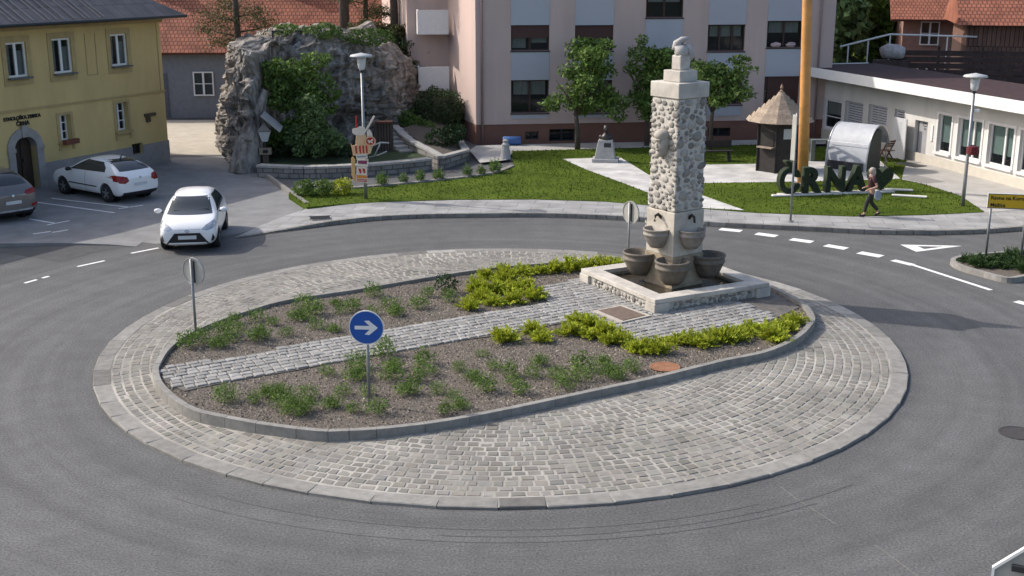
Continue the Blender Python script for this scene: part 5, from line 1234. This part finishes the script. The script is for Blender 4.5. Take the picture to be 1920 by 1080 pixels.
# bust on plinth
g = G(1135, 303, .147); bt = thing('bust_monument', 'bronze bust on a tapered rough stone plinth', 'monument', g, R(-8))
MB().box(-.55, .55, -.3, .5, 0, .14).build('step', mat('grey_stone', (.37, .365, .36), .85, .12, 4), bt, bevel=.02)
pz = TZ(g, 262) - .147; pm = MB(); pm.add([(-.46, -.2, .142), (.42, -.2, .142), (.42, .4, .142), (-.46, .4, .142), (-.3, -.1, pz), (.28, -.1, pz), (.28, .3, pz), (-.3, .3, pz)], [(0, 1, 5, 4), (1, 2, 6, 5), (2, 3, 7, 6), (3, 0, 4, 7), (4, 5, 6, 7)])
pm.build('plinth', mat('rough_stone', (.38, .37, .355), .9, .2, 3, .6, 20), bt, bevel=.03)
MB().box(-.06, .23, -.155, -.13, pz - .3, pz - .12).build('plaque', m_dark, bt)
m_brz = mat('dark_bronze', (.06, .055, .05), .4, .25, 6, metal=.6); bu = MB()
bu.tube([(0, .1, pz), (0, .1, pz + .12), (0, .1, pz + .22), (0, .09, pz + .3)], [.2, .24, .13, .075], 14); bu.ell((0, .07, pz + .44), (.105, .125, .15), 14, 10); bu.ell((0, -.05, pz + .43), (.022, .035, .035), 6, 5)
bu.ell((-.1, .08, pz + .43), (.02, .03, .04), 6, 5); bu.ell((.1, .08, pz + .43), (.02, .03, .04), 6, 5); bu.ell((.2, .1, pz + .1), (.1, .1, .1), 8, 6); bu.ell((-.2, .1, pz + .1), (.1, .1, .1), 8, 6)
bu.ell((0, .1, pz + .52), (.11, .12, .09), 10, 6); bu.build('bust', m_brz, bt, smooth=True)
# bench behind the pillar
g = G(1342, 302, .14); bn_ = thing('park_bench', 'dark park bench on the grass right of the fountain pillar', 'bench', g, R(5))
MB().box(-.7, .7, -.2, .2, .42, .46).build('seat', m_kd, bn_); MB().box(-.7, .7, .2, .23, .55, .85).build('backrest', m_kd, bn_)
for x in (-.55, .55): MB().box(x - .04, x + .04, -.18, .22, 0, .42).build('leg', m_dark, bn_)
# blue barrel and stone pillar by the building corner
g = G(960, 272, .11); o = MB().tube([(-.42, 0, .2), (-.38, 0, .2), (.38, 0, .2), (.42, 0, .2)], [.17, .2, .2, .17], 16).build('blue_barrel', mat('blue_plastic', (.05, .12, .3), .5, .15), smooth=True); o.location = g; tag(o, 'blue plastic barrel lying at the foot of the apartment block', 'barrel')
g = G(948, 298, .1); o = MB().lathe([(.24, 0), (.22, .1), (.16, .5), (.17, .62), (.1, .7), (.13, .8), (.03, .85)], 12).build('stone_pillar', mat('grey_stone', (.37, .365, .36)), smooth=False); o.location = g; tag(o, 'short grey stone pillar on the path before the apartment block', 'pillar')
# lantern shrine at the rock
g = G(500, 322, 0); ln_ = thing('lantern_post', 'old lantern with a slanting board roof on a post at the rock', 'lantern', (g.x, g.y, .3), R(8))
def lz(y): return TZ(g, y) - .3
MB().box(-.12, .12, -.1, .1, 0, lz(276)).build('post', mat('bark', (.09, .07, .055)), ln_)
MB().box(-.24, .24, -.16, .12, lz(289), lz(277)).build('sign_box', mat('tan_box', (.22, .18, .13), .8, .2), ln_); MB().box(-.1, .1, -.168, -.162, lz(286), lz(280)).build('sign_mark', m_black, ln_)
z0_, z1_ = lz(265), lz(246); gl_ = MB(); gl_.add([(sx * w, sy * w, z) for w, z in ((.11, z0_), (.24, z1_)) for sx, sy in ((-1, -1), (1, -1), (1, 1), (-1, 1))], [(0, 1, 5, 4), (1, 2, 6, 5), (2, 3, 7, 6), (3, 0, 4, 7), (4, 5, 6, 7), (0, 3, 2, 1)]); gl_.build('lamp_glass', mat('milk_glass', (.50, .52, .53), .3, .05), ln_)
MB().tube([(0, 0, lz(276)), (0, 0, z0_)], .04, 8).build('stem', m_dark, ln_); hd_ = MB(); hd_.box(-.27, .27, -.27, .27, z1_ + .003, z1_ + .05); hd_.add([(-.25, -.25, z1_ + .05), (.25, -.25, z1_ + .05), (.25, .25, z1_ + .05), (-.25, .25, z1_ + .05), (0, 0, z1_ + .35)], [(0, 1, 4), (1, 2, 4), (2, 3, 4), (3, 0, 4)]); hd_.build('lantern_hood', mat('hood_grey', (.16, .15, .15), .7, .15), ln_)
rb2 = MB(); rb2.box(-.48, .48, -.42, .42, 0, .06); o = rb2.build('roof_board', mat('weathered_board', (.34, .335, .33), .8, .15, 3), ln_); o.location = (.3, -.05, lz(229)); o.rotation_euler = (R(8), R(42), 0)
# wooden notice board in front of the cave
g = G(721, 300, 0); nb = thing('notice_board', 'dark wooden plank board with a red brown top beside the steps', 'notice board', (g.x, g.y, .35), R(6))
zt_ = TZ(g, 228) - .35
MB().box(-.33, .33, -.04, .04, -.1, zt_ - .06).build('planks', brickmat('bark_planks', (.10, .075, .06), (.075, .055, .045), (.03, .02, .018), .12, 3, .02, .9, .5, (R(90), 0, 0)), nb)
MB().box(-.38, .38, -.12, .12, zt_ - .058, zt_ + .02).build('top_board', mat('red_brown', (.13, .05, .035), .8, .2), nb)
for x in (-.36, .36): MB().tube([(x, 0, -.3), (x, 0, zt_ - .06)], .05, 8).build('post', mat('bark', (.09, .07, .055)), nb)
# pale branch rack by the painted boards
g = G(706, 312, 0); o = MB(); o.tube([(-.4, 0, .1), (-.1, 0, .5), (.2, 0, .62), (.55, 0, .6)], .035, 6); o.tube([(-.3, 0, .0), (.1, 0, .1), (.45, 0, .25)], .03, 6); o.tube([(.2, 0, .62), (.05, -.05, .3), (-.1, 0, .02)], .03, 6); o = o.build('pale_driftwood', mat('driftwood', (.5, .48, .44), .8, .15), smooth=True); o.location = (g.x, g.y, .38); tag(o, 'pale bent driftwood branch on the bed beside the painted boards', 'branch')

# ------------------------------------------------------------------ cars
def loft_body(st, wheels, wr):
    """st: (x, zb, wb, zm, wm, zs, ws, ze, we, zr)"""
    V = []; Fc = []
    for x, zb, wb, zm, wm, zs, ws, ze, we, zr in st:
        half = [(0, zb), (wb * .8, zb), (wb, zb + .09), (wm, zm), (ws, zs), (we, ze), (we * .62, ze + (zr - ze) * .8), (0, zr)]
        ring = half + [(-y, z) for y, z in half[-2:0:-1]]
        V += [(x, y, z) for y, z in ring]
    n = 14
    for i in range(len(st) - 1):
        for k in range(n): Fc.append((i * n + k, i * n + (k + 1) % n, (i + 1) * n + (k + 1) % n, (i + 1) * n + k))
    for b in (0, (len(st) - 1) * n):
        r_ = list(range(b, b + n))
        Fc += [(r_[0], r_[1], r_[13]), (r_[1], r_[2], r_[12], r_[13]), (r_[2], r_[3], r_[11], r_[12]), (r_[3], r_[4], r_[10], r_[11]), (r_[4], r_[5], r_[9], r_[10]), (r_[5], r_[6], r_[8], r_[9]), (r_[6], r_[7], r_[8])]
    mb = MB().add(V, Fc); o = mb.build('body', m_white)
    m = o.modifiers.new('s', 'SUBSURF'); m.levels = 3; m.render_levels = 3
    cut = MB()
    for x, y in wheels:
        s = 1 if y > 0 else -1; cut.tube([(x, s * .52, wr), (x, s * 1.3, wr)], wr * 1.17, 32)
    co = cut.build('cut', m_black)
    bo = o.modifiers.new('b', 'BOOLEAN'); bo.operation = 'DIFFERENCE'; bo.object = co; bo.solver = 'EXACT'
    me = evaluated(o, 'body'); bpy.data.objects.remove(co)
    return me
def patch(bvh, poly, axis, sgn, off=.006, sub=4):
    bm = bmesh.new(); vs = [bm.verts.new((p[0], p[1], 0)) for p in poly]; f = bm.faces.new(vs)
    bmesh.ops.triangulate(bm, faces=[f])
    for _ in range(sub): 
        es = [e for e in bm.edges if e.calc_length() > .07]
        if es: bmesh.ops.subdivide_edges(bm, edges=es, cuts=1, use_grid_fill=False); bmesh.ops.triangulate(bm, faces=bm.faces[:])
    mb = MB(); bm.verts.index_update(); ok = []
    for v in bm.verts:
        a, b = v.co.x, v.co.y
        if axis == 'x': org = Vector((sgn * 4, a, b)); dr_ = Vector((-sgn, 0, 0))
        elif axis == 'z': org = Vector((a, b, 4)); dr_ = Vector((0, 0, -1))
        else: org = Vector((a, sgn * 4, b)); dr_ = Vector((0, -sgn, 0))
        h = bvh.ray_cast(org, dr_)
        if h[0] is None: ok.append(False); mb.v.append((0, 0, 0)); continue
        n = h[1] if h[1].dot(dr_) < 0 else -h[1]
        mb.v.append(tuple(h[0] + (n * .7 - dr_ * .3) * off)); ok.append(True)
    for f in bm.faces:
        ids = tuple(v.index for v in f.verts)
        if all(ok[i] for i in ids): mb.f.append(ids); mb.c.append(1.0)
    bm.free(); return mb
m_tyre = mat('tyre', (.018, .018, .019), .85, .2, 10); m_rim = mat('alloy_rim', (.38, .39, .40), .35, .1, metal=.7); m_chr = mat('chrome_lamp', (.45, .47, .5), .15, .3, 6, metal=.5)
m_trim = mat('black_trim', (.015, .015, .017), .5, .1); m_red = mat('tail_lamp', (.22, .01, .012), .25, .25, 8); m_plate = mat('number_plate', (.55, .56, .58), .5, .05)
def wheel(car, x, y, r, spokes=5, wd=.2):
    s = 1 if y > 0 else -1; o = thing_part('wheel', car)
    w = MB(); w.lathe([(r * .62, -wd / 2), (r * .9, -wd / 2), (r, -wd * .32), (r, wd * .32), (r * .9, wd / 2), (r * .62, wd / 2)], 32, close=False); w.v = [(x + v[0], y + s * v[2], r + v[1]) for v in w.v]
    wo = w.build('wheel', m_tyre, car, smooth=True)
    rm_ = MB(); rm_.lathe([(r * .64, wd * .46), (r * .58, wd * .48), (r * .55, wd * .3), (.02, wd * .26)], 28, close=False); 
    rm_.v = [(x + v[0], y + s * v[2], r + v[1]) for v in rm_.v]; rm_.build('wheel_well', m_trim, wo)
    sp_ = MB()
    for k in range(spokes):
        a = 6.283 * k / spokes; M = Matrix.Translation((x, y + s * wd * .36, r)) @ Matrix.Rotation(a, 4, 'Y'); sp_.box(-r * .08, r * .08, -.02, .02, .02, r * .6, M)
    sp_.lathe([(r * .58, wd * .47), (r * .65, wd * .5), (r * .65, wd * .3)], 28, (0, 0, 0), close=False); kk = len(sp_.v) - 84
    sp_.v = sp_.v[:kk] + [(x + v[0], y + s * v[2], r + v[1]) for v in sp_.v[kk:]]
    sp_.build('rim', m_rim, wo); return wo
def thing_part(*a): return None
def car(name, label, loc, rz, st, wb_f, wb_r, wr, tw, paint, front, P):
    c = thing(name, label, 'car', loc, rz); wheels = [(wb_f, tw), (wb_f, -tw), (wb_r, tw), (wb_r, -tw)]
    me = loft_body(st, wheels, wr); me.materials.clear(); me.materials.append(paint); me.polygons.foreach_set('use_smooth', [True] * len(me.polygons))
    bm = bmesh.new(); bm.from_mesh(me); 
    for e in bm.edges:
        if len(e.link_faces) == 2 and e.calc_face_angle(0) > R(40): e.smooth = False
    bvh = BVHTree.FromBMesh(bm); bm.to_mesh(me); bm.free()
    body = place_mesh('body', me, c)
    for x, y in wheels:
        wheel(c, x, y, wr)
        s = 1 if y > 0 else -1; MB().tube([(x, s * .5, wr), (x, s * .6, wr)], wr * 1.16, 24).build('wheel_arch', m_trim, c)
    for nm, poly, axis, sgn, m, off, mir in P:
        mb = patch(bvh, poly, axis, sgn, off)
        mb.build(nm, m, c, smooth=True)
        if mir:
            q = [(-a, b) for a, b in poly] if axis == 'x' else poly
            patch(bvh, q, axis, sgn if axis == 'x' else -sgn, off).build(nm, m, c, smooth=True)
    return c, bvh
cg = MATS['car_glass']; m_cw = mat('car_white', (.80, .80, .80), .25, .02, coat=.6); m_cgrey = mat('car_grey', (.15, .143, .14), .3, .04, metal=.3, coat=.6)
def mirror(c, x, y, z, m):
    for s in (-1, 1):
        o = MB().ell((x, s * y, z), (.07, .12, .075), 12, 8).build('mirror', m, c, smooth=True); MB().box(x - .02, x + .03, min(s * (y - .14), s * (y - .05)), max(s * (y - .14), s * (y - .05)), z - .06, z - .02).build('mirror_arm', m_trim, o)
def stations(L, Wd, H, hood, cowl_x, roof_x, roof_end, tail_x, beltz=.98, hoodz=.95, tailz=1.02):
    h = L / 2; w = Wd / 2
    return [(h, .30, w * .62, .46, w * .70, .58, w * .66, .64, w * .52, .66),
            (h - .05, .22, w * .8, .46, w * .88, .66, w * .84, .72, w * .7, .75),
            (h - .25, .19, w * .9, .5, w * .98, hoodz - .14, w * .93, hoodz - .1, w * .8, hoodz - .05),
            (h - .65, .18, w * .93, .55, w * 1.0, hoodz - .03, w * .95, hoodz, w * .82, hoodz + .05),
            (cowl_x, .18, w * .94, .58, w * 1.0, beltz, w * .95, beltz + .04, w * .83, beltz + .09),
            ((cowl_x + roof_x) / 2, .18, w * .95, .58, w * 1.0, beltz + .01, w * .96, (beltz + H) / 2 + .04, w * .77, (beltz + H) / 2 + .1),
            (roof_x, .18, w * .95, .58, w * 1.0, beltz + .02, w * .96, H - .09, w * .70, H - .02),
            ((roof_x + roof_end) / 2, .18, w * .95, .58, w * 1.0, beltz + .03, w * .96, H - .07, w * .70, H + .015),
            (roof_end, .18, w * .95, .58, w * 1.0, beltz + .05, w * .96, H - .12, w * .68, H - .05),
            (tail_x, .2, w * .93, .58, w * .99, tailz - .02, w * .93, tailz + .06, w * .78, tailz + .10),
            (-h + .12, .24, w * .9, .56, w * .95, tailz - .16, w * .9, tailz - .06, w * .76, tailz - .03),
            (-h, .32, w * .76, .55, w * .84, .78, w * .8, .86, w * .66, .88)]
# white hatchback driving round
stY = stations(3.95, 1.70, 1.50, 0, .95, .25, -1.25, -1.72)
gy = G(354, 474); ang = R(-82)
PY = [('windscreen', [(-.66, 1.0), (.66, 1.0), (.52, 1.40), (-.52, 1.40)], 'x', 1, cg, .006, False),
      ('headlight', [(.40, .70), (.52, .80), (.74, .90), (.79, .80), (.72, .70), (.55, .66)], 'x', 1, m_chr, .008, True),
      ('lower_grille', [(-.62, .27), (.62, .27), (.36, .60), (-.36, .60)], 'x', 1, m_trim, .008, False),
      ('bumper_lip', [(-.56, .285), (.56, .285), (.52, .325), (-.52, .325)], 'x', 1, m_cw, .02, False),
      ('number_plate', [(-.26, .42), (.26, .42), (.26, .53), (-.26, .53)], 'x', 1, m_plate, .022, False),
      ('emblem', [(.07 * math.cos(6.28 * k / 12), .655 + .045 * math.sin(6.28 * k / 12)) for k in range(12)], 'x', 1, m_chr, .014, False),
      ('fog_lamp', [(.66, .34), (.78, .36), (.72, .56)], 'x', 1, m_trim, .01, True),
      ('bonnet_seam', [(-.38, .695), (.38, .695), (.38, .70), (-.38, .70)], 'x', 1, m_trim, .008, False),
      ('side_window', [(.80, 1.01), (-1.12, 1.05), (-.95, 1.38), (.12, 1.40)], 'y', 1, cg, .006, True),
      ('sill_trim', [(1.0, .2), (-1.0, .2), (-1.0, .26), (1.0, .26)], 'y', 1, m_trim, .008, True),
      ('door_seam', [(-.22, .32), (-.235, .32), (-.235, 1.0), (-.22, 1.0)], 'y', 1, m_trim, .006, True),
      ('door_handle', [(-.05, .86), (-.2, .86), (-.2, .9), (-.05, .9)], 'y', 1, m_cw, .03, True),
      ('rear_window', [(-.52, 1.08), (.52, 1.08), (.46, 1.36), (-.46, 1.36)], 'x', -1, cg, .006, False),
      ('tail_lamp', [(.5, .8), (.78, .8), (.74, 1.0), (.6, .95)], 'x', -1, m_red, .01, True)]
hd = Vector((math.cos(ang), math.sin(ang), 0)); loc = gy - hd * 1.9
cY, _ = car('white_car', 'white hatchback driving towards the camera on the roundabout', (loc.x, loc.y, .002), ang, stY, 1.2, -1.3, .30, .745, m_cw, 1, PY)
mirror(cY, .72, .96, 1.04, m_cw)
wp = MB(); wp.tube([(.98, -.45, 1.08), (.93, .1, 1.10)], .012, 5); wp.tube([(.98, .1, 1.08), (.93, .55, 1.1)], .012, 5); wp.build('wiper', m_trim, cY)
# parked white hatchback
stC = stations(4.33, 1.79, 1.48, 0, .95, .1, -1.35, -1.9, .97, .93, 1.04)
b_ = G(212, 378); ang = R(143); hd = Vector((math.cos(ang), math.sin(ang), 0)); left = Vector((-hd.y, hd.x, 0))
loc = b_ + hd * 1.32 - left * .80 + Vector((-.12, -.12, 0))
def rear_patches(L, col, hz, tl, wl_):
    return [('rear_window', [(-.62, hz + .03), (.62, hz + .03), (.5, hz + .36), (-.5, hz + .36)], 'x', -1, cg, .006, False),
      ('windscreen', [(-.66, 1.02), (.66, 1.02), (.52, 1.40), (-.52, 1.40)], 'x', 1, cg, .006, False),
      ('headlight', [(.46, .66), (.6, .74), (.78, .82), (.82, .7), (.7, .62)], 'x', 1, m_chr, .008, True),
      ('tail_lamp', tl, 'x', -1, m_red, .012, True),
      ('number_plate', [(-.26, .60), (.26, .60), (.26, .71), (-.26, .71)], 'x', -1, m_plate, .012, False),
      ('bumper_trim', [(-.74, .22), (.74, .22), (.70, .40), (-.70, .40)], 'x', -1, m_trim, .01, False),
      ('emblem', [(.05 * math.cos(6.28 * k / 10), .88 + .04 * math.sin(6.28 * k / 10)) for k in range(10)], 'x', -1, m_chr, .012, False),
      ('side_window', wl_, 'y', 1, cg, .006, True),
      ('door_seam', [(-.12, .32), (-.132, .32), (-.132, .98), (-.12, .98)], 'y', 1, m_trim, .006, True),
      ('door_handle', [(-.2, .86), (-.36, .86), (-.36, .9), (-.2, .9)], 'y', 1, col, .03, True),
      ('sill_trim', [(.95, .2), (-.95, .2), (-.95, .27), (.95, .27)], 'y', 1, m_trim, .008, True)]
PC = rear_patches(4.33, m_cw, 1.08, [(.46, .80), (.6, .72), (.80, .74), (.86, .98), (.80, 1.0), (.62, .96), (.5, .93)], [(.85, 1.01), (-1.25, 1.06), (-1.22, 1.2), (-.95, 1.37), (0, 1.39)])
PC.append(('tail_lamp', [(-1.78, .80), (-2.08, .78), (-2.05, .97), (-1.72, .96)], 'y', 1, m_red, .012, True))
PC.append(('trim_strip', [(.9, .50), (-.8, .50), (-.8, .54), (.9, .54)], 'y', 1, m_trim, .008, True))
cC, _ = car('white_car', 'white hatchback parked beside the yellow house', (loc.x, loc.y, .002), ang, stC, 1.29, -1.32, .32, .79, m_cw, 1, PC)
mirror(cC, .68, 1.0, 1.03, m_trim)
MB().tube([(-1.1, 0, 1.46), (-1.2, 0, 1.6)], [.025, .01], 6).build('aerial', m_trim, cC)
# grey car at the left edge
stS = stations(4.35, 1.82, 1.62, 0, .95, .15, -1.45, -1.9, 1.05, 1.0, 1.12)
rb_ = G(56, 408); ang2 = R(137); hd = Vector((math.cos(ang2), math.sin(ang2), 0)); left = Vector((-hd.y, hd.x, 0)); loc = G(27, 416) + hd * 2.05
PS = rear_patches(4.35, m_cgrey, 1.16, [(.4, .92), (.52, .86), (.82, .9), (.88, 1.06), (.7, 1.05), (.45, 1.0)], [(.85, 1.09), (-1.35, 1.16), (-1.2, 1.42), (-.9, 1.5), (0, 1.52)])
PS.append(('bumper_lip', [(-.6, .36), (.6, .36), (.64, .42), (-.64, .42)], 'x', -1, m_chr, .02, False))
PS.append(('reflector', [(.6, .46), (.8, .5), (.8, .58), (.6, .55)], 'x', -1, m_red, .014, True))
cS, _ = car('grey_car', 'grey brown parked car cut off by the left frame edge', (loc.x, loc.y, .002), ang2, stS, 1.3, -1.33, .34, .80, m_cgrey, 1, PS)
mirror(cS, .7, 1.02, 1.12, m_cgrey)

# ------------------------------------------------------------------ walking person
def skin(name, V, E, rad, m, parent, root=0, sub=2):
    me = bpy.data.meshes.new(name); me.from_pydata(V, E, []); o = bpy.data.objects.new(name, me); COL.objects.link(o)
    md = o.modifiers.new('skin', 'SKIN'); sk_ = me.skin_vertices[0].data
    for i, r in enumerate(rad):
        sk_[i].radius = (r, r) if not isinstance(r, tuple) else r; sk_[i].use_root = (i == root)
    s_ = o.modifiers.new('s', 'SUBSURF'); s_.levels = sub; s_.render_levels = sub
    r_ = evaluated(o, name); r_.materials.clear(); r_.materials.append(m); r_.polygons.foreach_set('use_smooth', [True] * len(r_.polygons))
    return place_mesh(name, r_, parent)
g = G(1631, 405, .13)
pe = thing('person', 'person in a maroon top and dark trousers walking along the pavement', 'person', (g.x, g.y, .12), R(176))
V = []; E = []; Rd = []
def nd(p, r, par=None):
    V.append(p); Rd.append(r)
    if par is not None: E.append((par, len(V) - 1))
    return len(V) - 1
pel = nd((0, 0, .86), .125); wa = nd((.01, 0, 1.0), .115, pel); ch_ = nd((.02, 0, 1.18), .13, wa); nb_ = nd((.02, 0, 1.31), .085, ch_); nk = nd((.035, 0, 1.37), .05, nb_); hd0 = nd((.05, 0, 1.44), .072, nk); hd1 = nd((.05, 0, 1.52), .085, hd0); hd2 = nd((.045, 0, 1.585), .06, hd1)
no = nd((.145, 0, 1.485), .014, hd1)
def leg_(sy, kn, an, toe):
    hp_ = nd((0, sy * .085, .80), .09, pel); k1 = nd(kn, .058, hp_); cf = nd(tuple((Vector(kn) * .6 + Vector(an) * .4) + Vector((-.02, 0, 0))), .052, k1); a1 = nd(an, .034, cf); nd(toe, .028, a1); return hp_, k1, a1
leg_(1, (.15, .09, .47), (.22, .09, .09), (.37, .1, .035)); leg_(-1, (-.02, -.09, .45), (-.30, -.09, .13), (-.18, -.1, .03))
def arm_(sy, el, wr_):
    sh_ = nd((.0, sy * .165, 1.28), .055, nb_); e1 = nd(el, .04, sh_); w1 = nd(wr_, .026, e1); dr_ = (Vector(wr_) - Vector(el)).normalized(); pm_ = nd(tuple(Vector(wr_) + dr_ * .06), .03, w1)
    for k in range(4): q = Vector(wr_) + dr_ * (.10) + Vector((0, (k - 1.5) * .018, .0)); f1 = nd(tuple(q), .009, pm_); nd(tuple(q + dr_ * .035 + Vector((0, 0, -.02))), .008, f1)
    nd(tuple(Vector(wr_) + dr_ * .06 + Vector((0, -sy * .045, .0))), .009, pm_)
arm_(1, (-.12, .22, 1.03), (.13, .20, .93)); arm_(-1, (-.1, -.22, 1.02), (.16, -.17, .95))
skin('body', V, E, Rd, mat('skin', (.42, .25, .18), .6, .06), pe)
skin('trousers', [(0, 0, .93), (0, .085, .82), (.15, .09, .47), (.21, .09, .14), (0, -.085, .82), (-.02, -.09, .45), (-.27, -.09, .18), (0, 0, .86)], [(0, 7), (7, 1), (1, 2), (2, 3), (7, 4), (4, 5), (5, 6)], [.125, .105, .075, .06, .105, .075, .06, .135], mat('dark_trousers', (.025, .028, .022), .9, .2), pe, 7)
skin('top', [(0, 0, .90), (.01, 0, 1.0), (.02, 0, 1.18), (.02, 0, 1.31), (0, .17, 1.28), (-.07, .205, 1.14), (0, -.17, 1.28), (-.06, -.2, 1.14)], [(0, 1), (1, 2), (2, 3), (3, 4), (4, 5), (3, 6), (6, 7)], [.135, .13, .145, .095, .07, .06, .07, .06], mat('maroon_cloth', (.05, .02, .023), .9, .3, 12), pe, 2)
MB().lathe([(.075, 1.33), (.1, 1.35), (.085, 1.395), (.06, 1.40)], 14, (.03, 0, 0)).build('scarf', mat('pale_scarf', (.36, .27, .27), .9, .2), pe, smooth=True)
random.seed(9); hr = MB().ell((.03, 0, 1.525), (.108, .098, .11), 18, 12).ell((-.02, 0, 1.46), (.075, .09, .09), 12, 8); hr.build('hair', mat('grey_blond_hair', (.36, .32, .27), .7, .2, 30, .5, 60), pe, smooth=True)
for s_ in (-1, 1): MB().ell((.128, s_ * .032, 1.50), (.012, .012, .009), 8, 6).build('eye', m_black, pe)
MB().ell((.128, 0, 1.435), (.014, .026, .007), 8, 5).build('mouth', mat('lips', (.3, .1, .09), .5, .05), pe)
for x, y, z, ry in ((.29, .1, .045, 0), (-.25, -.1, .07, 22)):
    o = MB().ell((0, 0, 0), (.135, .045, .04), 12, 8).build('shoe', m_trim, pe, smooth=True); o.location = (x, y, z); o.rotation_euler = (0, R(ry), 0)
bgm = MB(); bgm.ell((0, 0, 0), (.12, .05, .17), 14, 10); bo_ = bgm.build('shoulder_bag', mat('grey_blue_cloth', (.22, .26, .32), .9, .2, 6), smooth=True); w_ = Matrix.Rotation(R(176), 3, 'Z') @ Vector((-.16, .2, 0)); bo_.location = (g.x + w_.x, g.y + w_.y, .12 + .74); bo_.rotation_euler = (0, R(0), R(176)); tag(bo_, 'grey blue cloth bag hanging at the walking person\'s hip', 'bag')
